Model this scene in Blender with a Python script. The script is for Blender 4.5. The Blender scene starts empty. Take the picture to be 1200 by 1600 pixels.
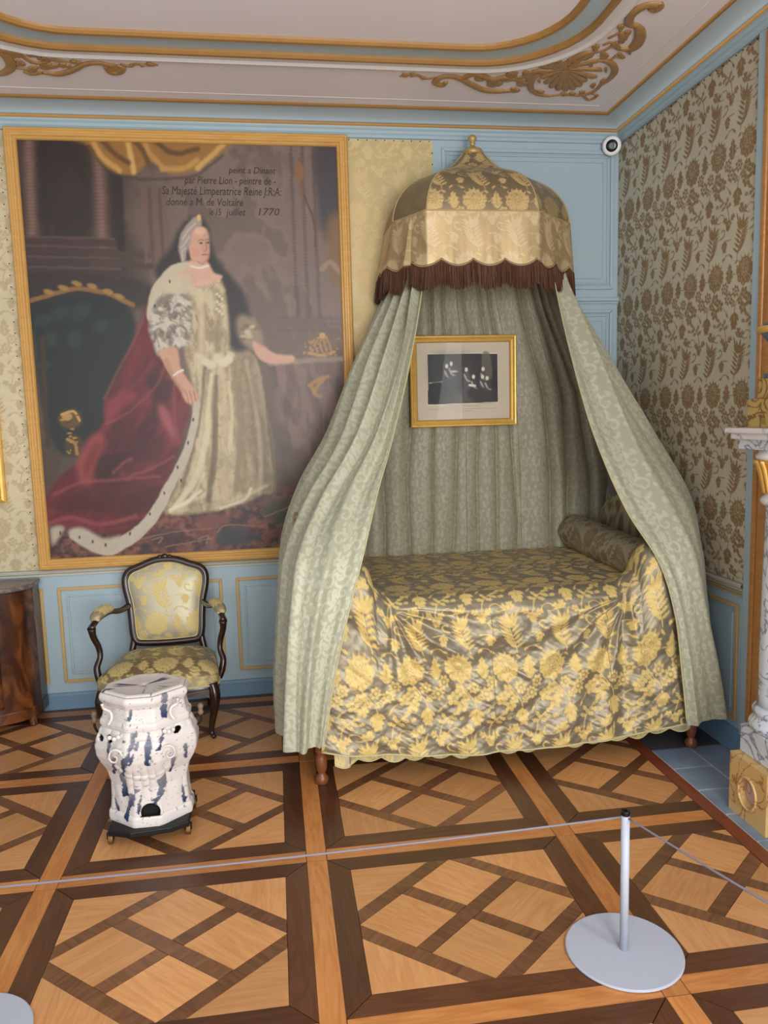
import bpy, math, random
import numpy as np
random.seed(7); rng = np.random.default_rng(7)
PI = math.pi
sc = bpy.context.scene
COL = sc.collection

# ------------------------------------------------------------------ camera
YAW, PITCH, ROLL = -0.145, -0.1236, -0.0277
CAM = np.array([-2.0912, -4.4546, 1.6]); FPX = 1208.5
def cam_axes():
    d = np.array([-math.sin(YAW)*math.cos(PITCH), math.cos(YAW)*math.cos(PITCH), math.sin(PITCH)])
    r0 = np.cross(d, [0, 0, 1]); r0 /= np.linalg.norm(r0); u0 = np.cross(r0, d)
    return math.cos(ROLL)*r0+math.sin(ROLL)*u0, -math.sin(ROLL)*r0+math.cos(ROLL)*u0, d
RT, UP, DI = cam_axes()
from mathutils import Matrix, Vector
cam = bpy.data.cameras.new('camera'); camo = bpy.data.objects.new('camera', cam); COL.objects.link(camo)
m = Matrix.Identity(4)
for i in range(3):
    m[i][0], m[i][1], m[i][2], m[i][3] = RT[i], UP[i], -DI[i], CAM[i]
camo.matrix_world = m
cam.sensor_fit = 'VERTICAL'; cam.sensor_height = 36; cam.lens = 36*FPX/1600; cam.clip_start = 0.05
sc.camera = camo

def U(p, axis, val):
    "survey helper: the point of the plane axis=val that the photograph shows at pixel p"
    ray = DI+RT*(p[0]-600)/FPX-UP*(p[1]-800)/FPX
    return CAM+ray*((val-CAM[axis])/ray[axis])

# ------------------------------------------------------------------ light
sc.view_settings.view_transform = 'Standard'; sc.view_settings.look = 'None'
sc.view_settings.exposure = -0.12; sc.view_settings.gamma = 1.0; sc.view_settings.use_curve_mapping = False
sc.cycles.max_bounces = 8; sc.cycles.glossy_bounces = 3; sc.cycles.transparent_max_bounces = 6
w = bpy.data.worlds.new('sky'); sc.world = w; w.use_nodes = True
w.node_tree.nodes['Background'].inputs[0].default_value = (0.75, 0.85, 1.0, 1); w.node_tree.nodes['Background'].inputs[1].default_value = 1.0
XL, YF = -4.6, -6.4            # left wall, wall behind the camera
def area(name, loc, rot, sx, sy, power, col):
    l = bpy.data.lights.new(name, 'AREA'); l.shape = 'RECTANGLE'; l.size = sx; l.size_y = sy; l.energy = power; l.color = col
    o = bpy.data.objects.new(name, l); COL.objects.link(o); o.location = loc; o.rotation_euler = rot
    return o
# daylight entering by the three windows of the room (two behind the camera, one beyond the chimneypiece)
area('window_daylight', (-1.15, YF-0.02, 1.65), (math.radians(100), 0, 0), 1.3, 2.3, 170, (1.0, 0.985, 0.96))
area('window_daylight', (-3.35, YF-0.02, 1.65), (math.radians(100), 0, 0), 1.3, 2.3, 52, (1.0, 0.97, 0.92))
area('window_daylight', (0.02, -4.65, 1.65), (math.radians(98), 0, math.radians(90)), 1.3, 2.3, 85, (0.97, 0.985, 1.0))

# ------------------------------------------------------------------ helpers
def lin(c):
    c = np.asarray(c, float)/255.0
    return np.where(c <= 0.04045, c/12.92, ((c+0.055)/1.055)**2.4)
def rgba(c): return tuple(float(x) for x in lin(c))+(1.0,)

def newmat(name):
    m = bpy.data.materials.new(name); m.use_nodes = True
    return m, m.node_tree.nodes, m.node_tree.links, m.node_tree.nodes['Principled BSDF']
def plain(name, c, rough=0.5, metal=0.0, var=0.08, scale=6.0, bump=0.0, bscale=60.0, coat=0.0, spec=0.5, stretch=(1, 1, 1)):
    m, N, L, b = newmat(name)
    tc = N.new('ShaderNodeTexCoord'); mp = N.new('ShaderNodeMapping'); L.new(tc.outputs['Object'], mp.inputs[0]); mp.inputs['Scale'].default_value = stretch
    nz = N.new('ShaderNodeTexNoise'); nz.inputs['Scale'].default_value = scale; nz.inputs['Detail'].default_value = 6
    L.new(mp.outputs[0], nz.inputs['Vector'])
    mx = N.new('ShaderNodeMix'); mx.data_type = 'RGBA'
    a = lin(c); mx.inputs['A'].default_value = tuple(a*(1-var))+(1,); mx.inputs['B'].default_value = tuple(np.minimum(a*(1+var), 1))+(1,)
    L.new(nz.outputs['Fac'], mx.inputs['Factor']); L.new(mx.outputs['Result'], b.inputs['Base Color'])
    b.inputs['Roughness'].default_value = rough; b.inputs['Metallic'].default_value = metal
    b.inputs['Coat Weight'].default_value = coat; b.inputs['Coat Roughness'].default_value = 0.15; b.inputs['Specular IOR Level'].default_value = spec
    if bump:
        n2 = N.new('ShaderNodeTexNoise'); n2.inputs['Scale'].default_value = bscale; n2.inputs['Detail'].default_value = 4; L.new(mp.outputs[0], n2.inputs['Vector'])
        bp = N.new('ShaderNodeBump'); bp.inputs['Strength'].default_value = bump; bp.inputs['Distance'].default_value = 0.004
        L.new(n2.outputs['Fac'], bp.inputs['Height']); L.new(bp.outputs[0], b.inputs['Normal'])
    return m
def wood(name, c1, c2, angle=0.0, rough=0.34, rnd=0.35, gscale=9.0):
    m, N, L, b = newmat(name)
    tc = N.new('ShaderNodeTexCoord'); oi = N.new('ShaderNodeObjectInfo')
    mp = N.new('ShaderNodeMapping'); mp.inputs['Rotation'].default_value = (0, 0, angle)
    ad = N.new('ShaderNodeVectorMath'); ad.operation = 'ADD'
    cb = N.new('ShaderNodeMath'); cb.operation = 'MULTIPLY'; cb.inputs[1].default_value = 7.0; L.new(oi.outputs['Random'], cb.inputs[0])
    L.new(tc.outputs['Object'], mp.inputs[0]); L.new(mp.outputs[0], ad.inputs[0]); L.new(cb.outputs[0], ad.inputs[1])
    m2 = N.new('ShaderNodeMapping'); m2.inputs['Scale'].default_value = (1.2, 9, 9); L.new(ad.outputs[0], m2.inputs[0])
    nz = N.new('ShaderNodeTexNoise'); nz.inputs['Scale'].default_value = 1.6; nz.inputs['Detail'].default_value = 5; nz.inputs['Distortion'].default_value = 0.8; L.new(m2.outputs[0], nz.inputs['Vector'])
    wv = N.new('ShaderNodeMath'); wv.operation = 'MULTIPLY'; wv.inputs[1].default_value = gscale*5; L.new(nz.outputs['Fac'], wv.inputs[0])
    sn = N.new('ShaderNodeMath'); sn.operation = 'SINE'; L.new(wv.outputs[0], sn.inputs[0])
    n3 = N.new('ShaderNodeTexNoise'); n3.inputs['Scale'].default_value = 60; n3.inputs['Detail'].default_value = 3
    m3 = N.new('ShaderNodeMapping'); m3.inputs['Scale'].default_value = (0.12, 1.6, 1.6); L.new(ad.outputs[0], m3.inputs[0]); L.new(m3.outputs[0], n3.inputs['Vector'])
    k1 = N.new('ShaderNodeMath'); k1.operation = 'MULTIPLY_ADD'; k1.inputs[1].default_value = 0.16; k1.inputs[2].default_value = 0.1; L.new(sn.outputs[0], k1.inputs[0])
    k2 = N.new('ShaderNodeMath'); k2.operation = 'MULTIPLY_ADD'; k2.inputs[1].default_value = 0.7; L.new(n3.outputs['Fac'], k2.inputs[0]); L.new(k1.outputs[0], k2.inputs[2])
    n4 = N.new('ShaderNodeTexNoise'); n4.inputs['Scale'].default_value = 4; L.new(ad.outputs[0], n4.inputs['Vector'])
    k3 = N.new('ShaderNodeMath'); k3.operation = 'MULTIPLY_ADD'; k3.inputs[1].default_value = 0.5; k3.use_clamp = True; L.new(n4.outputs['Fac'], k3.inputs[0])
    k4 = N.new('ShaderNodeMath'); k4.operation = 'SUBTRACT'; k4.inputs[1].default_value = 0.25; L.new(k2.outputs[0], k4.inputs[0]); L.new(k4.outputs[0], k3.inputs[2])
    mx = N.new('ShaderNodeMix'); mx.data_type = 'RGBA'; mx.inputs['A'].default_value = rgba(c1); mx.inputs['B'].default_value = rgba(c2); L.new(k3.outputs[0], mx.inputs['Factor'])
    hs = N.new('ShaderNodeHueSaturation'); L.new(mx.outputs['Result'], hs.inputs['Color'])
    vr = N.new('ShaderNodeMapRange'); vr.inputs['To Min'].default_value = 1-rnd; vr.inputs['To Max'].default_value = 1+rnd*0.6; L.new(oi.outputs['Random'], vr.inputs['Value']); L.new(vr.outputs[0], hs.inputs['Value'])
    L.new(hs.outputs[0], b.inputs['Base Color'])
    b.inputs['Roughness'].default_value = rough
    bp = N.new('ShaderNodeBump'); bp.inputs['Strength'].default_value = 0.12; bp.inputs['Distance'].default_value = 0.002; L.new(k2.outputs[0], bp.inputs['Height']); L.new(bp.outputs[0], b.inputs['Normal'])
    return m
def cloth(name, rough=(0.42, 0.6), metal=(0.0, 0.0), sheen=0.15, bump=0.25, spec=0.5, bscale=900):
    "woven cloth: colour attribute carries the woven figure, its alpha the figure mask (ground / figure gloss differ)"
    m, N, L, b = newmat(name)
    at = N.new('ShaderNodeAttribute'); at.attribute_name = 'Col'
    L.new(at.outputs['Color'], b.inputs['Base Color'])
    for key, (g, f) in (('Roughness', rough), ('Metallic', metal)):
        r = N.new('ShaderNodeMapRange'); r.inputs['To Min'].default_value = g; r.inputs['To Max'].default_value = f
        L.new(at.outputs['Alpha'], r.inputs['Value']); L.new(r.outputs[0], b.inputs[key])
    b.inputs['Sheen Weight'].default_value = sheen; b.inputs['Sheen Roughness'].default_value = 0.4; b.inputs['Specular IOR Level'].default_value = spec
    tc = N.new('ShaderNodeTexCoord'); n = N.new('ShaderNodeTexNoise'); n.inputs['Scale'].default_value = bscale*0.3; n.inputs['Detail'].default_value = 2; L.new(tc.outputs['Object'], n.inputs['Vector'])
    ad = N.new('ShaderNodeMath'); ad.operation = 'MULTIPLY_ADD'; ad.inputs[1].default_value = 0.5; L.new(n.outputs['Fac'], ad.inputs[0]); L.new(at.outputs['Alpha'], ad.inputs[2])
    bp = N.new('ShaderNodeBump'); bp.inputs['Strength'].default_value = bump; bp.inputs['Distance'].default_value = 0.003; L.new(ad.outputs[0], bp.inputs['Height']); L.new(bp.outputs[0], b.inputs['Normal'])
    return m
def marble(name, base, vein, scale=5.0, sharp=0.06, rough=0.2, base2=None):
    m, N, L, b = newmat(name)
    tc = N.new('ShaderNodeTexCoord'); nz = N.new('ShaderNodeTexNoise'); nz.inputs['Scale'].default_value = scale; nz.inputs['Detail'].default_value = 7; nz.inputs['Distortion'].default_value = 1.6
    L.new(tc.outputs['Object'], nz.inputs['Vector'])
    s = N.new('ShaderNodeMath'); s.operation = 'SUBTRACT'; s.inputs[1].default_value = 0.5; L.new(nz.outputs['Fac'], s.inputs[0])
    a = N.new('ShaderNodeMath'); a.operation = 'ABSOLUTE'; L.new(s.outputs[0], a.inputs[0])
    r = N.new('ShaderNodeMapRange'); r.inputs['From Max'].default_value = sharp; r.inputs['To Min'].default_value = 1; r.inputs['To Max'].default_value = 0; L.new(a.outputs[0], r.inputs['Value'])
    n2 = N.new('ShaderNodeTexNoise'); n2.inputs['Scale'].default_value = scale*0.8; n2.inputs['Detail'].default_value = 5; L.new(tc.outputs['Object'], n2.inputs['Vector'])
    m0 = N.new('ShaderNodeMix'); m0.data_type = 'RGBA'; m0.inputs['A'].default_value = rgba(base); m0.inputs['B'].default_value = rgba(base2 or base); L.new(n2.outputs['Fac'], m0.inputs['Factor'])
    mx = N.new('ShaderNodeMix'); mx.data_type = 'RGBA'; L.new(m0.outputs['Result'], mx.inputs['A']); mx.inputs['B'].default_value = rgba(vein); L.new(r.outputs[0], mx.inputs['Factor'])
    L.new(mx.outputs['Result'], b.inputs['Base Color']); b.inputs['Roughness'].default_value = rough
    return m

ORG = {}
def setp(o, label=None, cat=None, group=None, kind=None):
    if label: o['label'] = label
    if cat: o['category'] = cat
    if group: o['group'] = group
    if kind: o['kind'] = kind
    return o
def link(name, me, parent=None, org=None):
    o = bpy.data.objects.new(name, me); COL.objects.link(o)
    if parent is not None:
        o.parent = parent
        ORG[o] = ORG[parent]
    else:
        ORG[o] = np.zeros(3) if org is None else np.asarray(org, float)
        if org is not None: o.location = org
    return o
def thing(name, label, cat, loc, group=None):
    return setp(link(name, None, None, loc), label, cat, group)
def mesh(name, V, F, mat, parent=None, smooth=False, org=None):
    me = bpy.data.meshes.new(name)
    o = link(name, me, parent, org)
    V = np.asarray(V, float)-ORG[o]
    me.from_pydata([tuple(v) for v in V], [], [tuple(f) for f in F])
    me.materials.append(mat)
    if smooth: me.polygons.foreach_set('use_smooth', np.ones(len(me.polygons), bool))
    me.update()
    return o
def grid(name, P, col, mat, parent=None, org=None, closed=False, smooth=True, keep=None, flip=False):
    "quad sheet from P[n,m,3]; col[n,m,4] optional; keep = face mask [n-1,m-1]"
    n, k = P.shape[:2]
    me = bpy.data.meshes.new(name); o = link(name, me, parent, org)
    idx = np.arange(n*k).reshape(n, k)
    if closed: idx = np.concatenate([idx, idx[:, :1]], 1)
    q = np.stack([idx[:-1, :-1], idx[1:, :-1], idx[1:, 1:], idx[:-1, 1:]], -1)
    if flip: q = q[..., ::-1]
    q = q[keep] if keep is not None else q.reshape(-1, 4)
    q = np.ascontiguousarray(q).reshape(-1, 4)
    me.vertices.add(n*k); me.vertices.foreach_set('co', (P.reshape(-1, 3)-ORG[o]).astype(np.float32).ravel())
    me.loops.add(len(q)*4); me.loops.foreach_set('vertex_index', q.astype(np.int32).ravel())
    me.polygons.add(len(q)); me.polygons.foreach_set('loop_start', (np.arange(len(q))*4).astype(np.int32))
    if smooth: me.polygons.foreach_set('use_smooth', np.ones(len(q), bool))
    me.update(calc_edges=True); me.validate()
    if col is not None:
        ca = me.color_attributes.new('Col', 'FLOAT_COLOR', 'POINT'); ca.data.foreach_set('color', col.astype(np.float32).ravel())
    me.materials.append(mat)
    return o
def spline(P, n):
    P = np.asarray(P, float)
    Q = np.concatenate([[2*P[0]-P[1]], P, [2*P[-1]-P[-2]]])
    t = np.linspace(0, len(P)-1-1e-9, n); i = t.astype(int); f = (t-i)[:, None]
    if P.ndim == 3: f = f[:, :, None]
    a, b, c, d = Q[i], Q[i+1], Q[i+2], Q[i+3]
    return 0.5*(2*b+(c-a)*f+(2*a-5*b+4*c-d)*f*f+(3*b-a-3*c+d)*f**3)
def loopspline(P, n):
    P = np.asarray(P, float); k = len(P)
    t = np.linspace(0, k, n, endpoint=False); i = t.astype(int); f = (t-i)[:, None]
    a, b, c, d = P[(i-1) % k], P[i % k], P[(i+1) % k], P[(i+2) % k]
    return 0.5*(2*b+(c-a)*f+(2*a-5*b+4*c-d)*f*f+(3*b-a-3*c+d)*f**3)

class MB:
    def __init__(s): s.v = []; s.f = []
    def add(s, V, F):
        o = len(s.v); s.v += [tuple(map(float, v)) for v in V]; s.f += [tuple(i+o for i in f) for f in F]; return s
    def box(s, x0, x1, y0, y1, z0, z1):
        V = [(x, y, z) for z in (z0, z1) for y in (y0, y1) for x in (x0, x1)]
        return s.add(V, [(0, 2, 3, 1), (4, 5, 7, 6), (0, 1, 5, 4), (2, 6, 7, 3), (0, 4, 6, 2), (1, 3, 7, 5)])
    def prism(s, pts, z0, z1, fn=None):
        n = len(pts); fn = fn or (lambda a, b, c: (a, b, c))
        V = [fn(p[0], p[1], z0) for p in pts]+[fn(p[0], p[1], z1) for p in pts]
        F = [tuple(range(n))[::-1], tuple(range(n, 2*n))]+[(i, (i+1) % n, n+(i+1) % n, n+i) for i in range(n)]
        return s.add(V, F)
    def lathe(s, prof, cx, cy, n=24):
        V = [(cx+r*math.cos(2*PI*j/n), cy+r*math.sin(2*PI*j/n), z) for r, z in prof for j in range(n)]; k = len(prof)
        F = [(i*n+j, i*n+(j+1) % n, (i+1)*n+(j+1) % n, (i+1)*n+j) for i in range(k-1) for j in range(n)]
        F += [tuple(range(n))[::-1], tuple(range((k-1)*n, k*n))]
        return s.add(V, F)
    def tube(s, path, r, n=8, closed=False, flat=None):
        "flat=(axis, factor): squash the section along a world axis"
        P = np.asarray(path, float); k = len(P); R = np.broadcast_to(np.asarray(r, float), (k,))
        T = np.roll(P, -1, 0)-np.roll(P, 1, 0) if closed else np.gradient(P, axis=0)
        T /= np.linalg.norm(T, axis=1)[:, None]+1e-12
        up = np.array([0, 0, 1.0]) if abs(T[0][2]) < 0.9 else np.array([0, 1.0, 0])
        V = []
        nrm = up-T[0]*(up@T[0]); nrm /= np.linalg.norm(nrm)
        for i in range(k):
            nrm = nrm-T[i]*(nrm@T[i]); nrm /= np.linalg.norm(nrm)+1e-12
            b = np.cross(T[i], nrm)
            for j in range(n):
                a = 2*PI*j/n; o = (nrm*math.cos(a)+b*math.sin(a))*R[i]
                if flat: o[flat[0]] *= flat[1]
                V.append(P[i]+o)
        m_ = k if closed else k-1
        F = [(i*n+j, i*n+(j+1) % n, ((i+1) % k)*n+(j+1) % n, ((i+1) % k)*n+j) for i in range(m_) for j in range(n)]
        if not closed: F += [tuple(range(n))[::-1], tuple(range((k-1)*n, k*n))]
        return s.add(V, F)
    def ball(s, c, r, n=14, m=9, fn=None):
        r = np.broadcast_to(np.asarray(r, float), (3,)); V = []; F = []
        for i in range(m+1):
            p = PI*i/m
            for j in range(n):
                a = 2*PI*j/n; q = np.array([math.sin(p)*math.cos(a)*r[0], math.sin(p)*math.sin(a)*r[1], math.cos(p)*r[2]])
                V.append(q+c if fn is None else fn(q)+np.asarray(c))
        for i in range(m):
            for j in range(n): F.append((i*n+j, (i+1)*n+j, (i+1)*n+(j+1) % n, i*n+(j+1) % n))
        return s.add(V, F)
    def build(s, name, mat, parent=None, smooth=False, bevel=0.0, org=None, seg=2, autosmooth=False):
        o = mesh(name, s.v, s.f, mat, parent, smooth, org)
        if bevel:
            b = o.modifiers.new('bevel', 'BEVEL'); b.width = bevel; b.segments = seg; b.limit_method = 'ANGLE'; b.angle_limit = math.radians(35)
        return o
def sweep(prof, path_fn, name, mat, parent=None, smooth=False):
    "prof: list of (offset, z); path_fn(offset) -> list of xy"
    V = []; F = []; n = len(prof)
    paths = [path_fn(o) for o, z in prof]; k = len(paths[0])
    for i in range(n):
        for j in range(k): V.append((paths[i][j][0], paths[i][j][1], prof[i][1]))
    for i in range(n-1):
        for j in range(k-1): F.append((i*k+j, i*k+j+1, (i+1)*k+j+1, (i+1)*k+j))
    return mesh(name, V, F, mat, parent, smooth)

# value noise used for folds and paint
def vnoise(x, y, seed=0):
    r = np.random.default_rng(seed).random((64, 64))
    xi = np.floor(x).astype(int); yi = np.floor(y).astype(int); fx = x-xi; fy = y-yi
    fx = fx*fx*(3-2*fx); fy = fy*fy*(3-2*fy)
    g = lambda a, b: r[a % 64, b % 64]
    return (g(xi, yi)*(1-fx)+g(xi+1, yi)*fx)*(1-fy)+(g(xi, yi+1)*(1-fx)+g(xi+1, yi+1)*fx)*fy
def fbm(x, y, seed=0, o=4):
    return sum(vnoise(x*2**i, y*2**i, seed+i)*0.5**i for i in range(o))/sum(0.5**i for i in range(o))
def sstep(a, b, x):
    t = np.clip((x-a)/(b-a), 0, 1); return t*t*(3-2*t)

# ------------------------------------------------------------------ woven figures (tiles in metres)
class Tile:
    def __init__(s, w, h, res=0.001):
        s.w, s.h, s.res = w, h, res
        s.X, s.Y = np.meshgrid((np.arange(int(round(w/res)))+.5)*res, (np.arange(int(round(h/res)))+.5)*res, indexing='ij')
        s.a = np.zeros_like(s.X)
    def loc(s, cx, cy):
        return (s.X-cx+s.w/2) % s.w-s.w/2, (s.Y-cy+s.h/2) % s.h-s.h/2
    def put(s, mask, val=1.0): s.a = np.where(mask, val, s.a)
    def leaf(s, cx, cy, ang, L, W, ser=0, rib=True, val=1.0):
        dx, dy = s.loc(cx+math.cos(ang)*L/2, cy+math.sin(ang)*L/2)
        a = dx*math.cos(ang)+dy*math.sin(ang)+L/2; b = -dx*math.sin(ang)+dy*math.cos(ang)
        t = np.clip(a/L, 0, 1); hw = W*np.sin(PI*t**0.75)*(1+(0.28*np.sin(ser*2*PI*t) if ser else 0))
        m_ = (a > 0) & (a < L) & (np.abs(b) < hw)
        s.put(m_, val)
        if rib: s.put(m_ & (np.abs(b) < 0.0007) & (t > .15) & (t < .85), 0.25)
    def flower(s, cx, cy, R, n, ph=0.0, core=0.3, sy=1.0):
        dx, dy = s.loc(cx, cy); dy = dy/sy; r = np.hypot(dx, dy); th = np.arctan2(dy, dx)
        c = np.abs(np.cos(n*(th-ph)/2)); s.put(r < R*(0.62+0.38*c))
        s.put((c < 0.16) & (r > R*core*1.1) & (r < R*.8), 0.2)
        s.put((r < R*core) & (r > R*core*0.6), 0.15)
    def rose(s, cx, cy, R, sy=1.25):
        dx, dy = s.loc(cx, cy); dy = dy/sy
        for k, (rr, n, ph, ox, oy) in enumerate(((1.0, 9, .2, 0, 0), (.76, 8, .5, .04, .05), (.52, 6, .1, .03, .08), (.3, 5, .4, .02, .1))):
            x, y = dx-ox*R, dy-oy*R; r = np.hypot(x, y); th = np.arctan2(y, x)
            edge = R*rr*(0.84+0.16*np.abs(np.cos(n*(th-ph)/2)))
            s.put(r < edge, 1.0); s.put((r < edge) & (r > edge-0.0016) & (k > 0), 0.12)
            s.put((np.abs(np.cos(n*(th-ph)/2)) < .12) & (r < edge) & (r > edge*.72), 0.15)
    def stem(s, P, wd, n=24, taper=True):
        Q = spline(P, n)
        for i, (x, y) in enumerate(Q):
            dx, dy = s.loc(x, y); k = wd*(1-(0.5*i/n if taper else 0))
            s.put(np.hypot(dx, dy) < k)
    def soften(s, k=1):
        for _ in range(k):
            s.a = (s.a*2+np.roll(s.a, 1, 0)+np.roll(s.a, -1, 0)+np.roll(s.a, 1, 1)+np.roll(s.a, -1, 1))/6
        return s
    def at(s, x, y):
        gx = x/s.res-.5; gy = y/s.res-.5; n, k = s.a.shape
        xi = np.floor(gx).astype(int); yi = np.floor(gy).astype(int); fx = gx-xi; fy = gy-yi
        g = lambda a, b: s.a[a % n, b % k]
        return (g(xi, yi)*(1-fx)+g(xi+1, yi)*fx)*(1-fy)+(g(xi, yi+1)*(1-fx)+g(xi+1, yi+1)*fx)*fy

D = Tile(0.222, 0.535)        # lampas with roses, ferns and sprays
cx, cy = 0.085, 0.22
def dz(x, y): return (cx+(x-407)/265*.222, cy-(y-695)/1050*.535)
def dstem(wd, *P): D.stem([dz(*p) for p in P], wd, 60, False)
def dleaf(x, y, a, L, W, ser=3, rib=True): D.leaf(*dz(x, y), a, L, W, ser, rib)
def dspray(x, y, a, L, W, n=3):
    "acanthus-like leaf: a blade with pairs of side lobes"
    px_, py_ = dz(x, y); D.leaf(px_, py_, a, L, W, 0, False)
    for k in range(n):
        f = (k+.4)/(n+.3)*L; bx, by = px_+math.cos(a)*f, py_+math.sin(a)*f; l = L*(.62-.13*k)
        for s_ in (-1, 1): D.leaf(bx, by, a+s_*(.85-.12*k), l, W*.62, 0, False)
    D.leaf(px_+math.cos(a)*L*.12, py_+math.sin(a)*L*.12, a, L*.7, .0009, 0, False, .2)
# stems first
dstem(.0026, (480, 600), (470, 540), (450, 470), (438, 400), (440, 330))
dstem(.0026, (405, 830), (420, 870), (450, 930), (480, 1000), (490, 1060))
dstem(.0028, (395, 1060), (375, 1100), (340, 1150), (310, 1210), (300, 1270), (292, 1330))
dstem(.0024, (340, 1300), (345, 1255), (375, 1238), (405, 1262), (415, 1290), (390, 1305), (372, 1300))
dstem(.0022, (405, 1290), (440, 1285), (455, 1270)); dstem(.0022, (330, 1010), (310, 1040), (295, 1060))
dstem(.0024, (525, 600), (540, 560), (575, 555), (590, 575)); dstem(.0022, (490, 740), (510, 735), (540, 740))
# rose: an outer skirt of petals, then curled inner rows
rx_, ry_ = dz(407, 720)
dxr, dyr = D.loc(rx_, ry_); rr_ = np.hypot(dxr, dyr/1.08); tr_ = np.arctan2(dyr, dxr)
edge_ = np.where(np.sin(tr_) < .25, .064*(.86+.14*np.abs(np.cos(tr_*4.5))), .050)
D.put(rr_ < edge_); D.put((rr_ < edge_*.92) & (rr_ > .030) & (np.abs(np.cos(tr_*4.5)) < .13), .12)
D.put((rr_ < edge_*.97) & (rr_ > .044) & (np.abs(np.sin(tr_*4.5)) < .10), .25)
for a in (.35, .75, 1.15, 1.55, 1.95, 2.4, 2.8): D.leaf(rx_+.03*math.cos(a), ry_+.03*math.sin(a), a, .040, .0072, 0, True)
D.rose(rx_, ry_+.006, .040, 1.2)
# fern
for i in range(7):
    f = i/6.0; bx, by = 474-36*f**.6, 560-215*f; L = .046*(1-.25*abs(f-.45))
    x_, y_ = dz(bx, by)
    D.leaf(x_, y_, PI-.62+.03*i, L*1.45, .0064, 0, False); D.leaf(x_, y_, .62+.02*i, L*1.15, .0064, 0, False)
for (x, y, a, L) in ((438, 360, 1.75, .060), (442, 370, 1.25, .062), (436, 380, 2.2, .060), (450, 380, .95, .056)): dleaf(x, y, a, L, .0085, 0, False)
dstem(.0036, (375, 400), (345, 385), (332, 350), (345, 325), (362, 335))
# hanging leaf by the fern, bud by the rose
dspray(600, 425, -1.65, .052, .012, 3); dstem(.0024, (540, 432), (565, 430), (600, 428))
x_, y_ = dz(545, 812); D.leaf(x_, y_, 1.6, .094, .024, 4); D.leaf(x_, y_+.01, 2.5, .032, .008); D.leaf(x_, y_+.01, .7, .032, .008)
# blossoms
for (x, y, r, n, p) in ((364, 980, .030, 5, .3), (407, 915, .028, 5, .9), (414, 1038, .029, 5, .1), (442, 975, .020, 5, .4)): D.flower(*dz(x, y), r, n, p, .24)
for (x, y, r, n, p) in ((482, 885, .028, 7, .5), (547, 935, .032, 8, .2), (583, 842, .029, 7, .1), (505, 985, .018, 5, .2)): D.flower(*dz(x, y), r, n, p, .45)
dspray(487, 1060, -1.5, .078, .019, 3)
for (x, y, a, L) in ((360, 1120, .5, .045), (350, 1140, -.4, .04), (330, 1170, 2.2, .045), (318, 1195, 2.8, .04), (395, 1160, .3, .03), (330, 1180, -.3, .036)): dleaf(x, y, a, L, .0085, 2)
dspray(455, 1290, 1.75, .046, .011, 2); dspray(440, 1290, 2.5, .04, .009, 2)
dspray(560, 1300, -1.4, .050, .014, 3); dspray(545, 1310, 2.7, .036, .009, 2); dspray(575, 1315, .4, .036, .009, 2)
D.flower(*dz(292, 1335), .018, 6, .2)
for (x, y, a, L) in ((470, 620, -.6, .03), (520, 590, .6, .03), (590, 575, -.5, .028), (300, 1060, -2.2, .03), (470, 1360, 1.2, .05)): dleaf(x, y, a, L, .006, 0, False)
D.soften(1)

S = Tile(0.20, 0.30)          # pale scrolling damask of the curtains
def scroll(T, x, y, r0, a0, turns, sgn, wd):
    P = [(x+r0*(1-t)*math.cos(a0+sgn*turns*2*PI*t), y+r0*(1-t)*math.sin(a0+sgn*turns*2*PI*t)) for t in np.linspace(0, .85, 14)]
    T.stem(P, wd, 40)
for (x, y, r, a, t, g) in ((.05, .06, .036, 0, 1.2, 1), (.145, .10, .038, 3, 1.2, -1), (.06, .165, .034, 2, 1.2, -1), (.155, .215, .036, 1, 1.2, 1), (.06, .262, .034, 4, 1.1, 1), (.11, .02, .024, 1, 1, -1), (.1, .125, .02, 5, 1, 1), (.11, .275, .02, 3, 1, -1)):
    scroll(S, x, y, r, a, t, g, .0066)
    for k in range(6):
        b = a+k*1.05; S.leaf(x+r*math.cos(b), y+r*math.sin(b), b+.9*g, .030, .0078, 2, False)
for (x, y) in ((.1, .06), (.015, .115), (.11, .17), (.01, .215), (.195, .16), (.0, .01), (.1, .232)): S.flower(x, y, .017, 6, .2)
S.soften(2)

def dye(mask, ground, figure, noise=None):
    g, f = lin(ground), lin(figure)
    c = g+(f-g)*mask[..., None]
    if noise is not None: c = c*(1+noise[..., None])
    return np.concatenate([np.clip(c, 0, 1), mask[..., None]], -1)

# ------------------------------------------------------------------ materials
BLUE = plain('blue_paint', (166, 188, 198), .42, var=.05, scale=3, bump=.05, bscale=25)
BLUED = plain('blue_paint_deep', (112, 144, 168), .42, var=.05, scale=3)
BLUEL = plain('blue_paint_pale', (172, 188, 196), .45, var=.05, scale=3)
BEAD = plain('ochre_gilt_paint', (196, 150, 88), .38, var=.12, scale=14)
BEADB = plain('ochre_brown_paint', (160, 118, 62), .4, var=.15, scale=10)
ORN = plain('bronze_ornament_paint', (160, 122, 74), .45, var=.35, scale=40)
DADOG = plain('dado_gilt_paint', (196, 164, 108), .4, var=.1, scale=14)
PLAST = plain('mauve_plaster', (232, 225, 228), .7, var=.05, scale=2.2)
PLAST2 = plain('white_plaster', (220, 216, 214), .6, var=.04, scale=2)
GOLD = plain('gilt', (232, 186, 96), .32, .4, var=.2, scale=30, bump=.2, bscale=90)
GOLDD = plain('dull_gilt', (150, 110, 50), .4, .6, var=.3, scale=60)
GESSO = wood('pale_frame_wood', (206, 156, 84), (226, 180, 108), 0, .35, .08)
WALNUT = plain('dark_carved_walnut', (44, 24, 20), .25, var=.15, scale=25, coat=.3)
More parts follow.
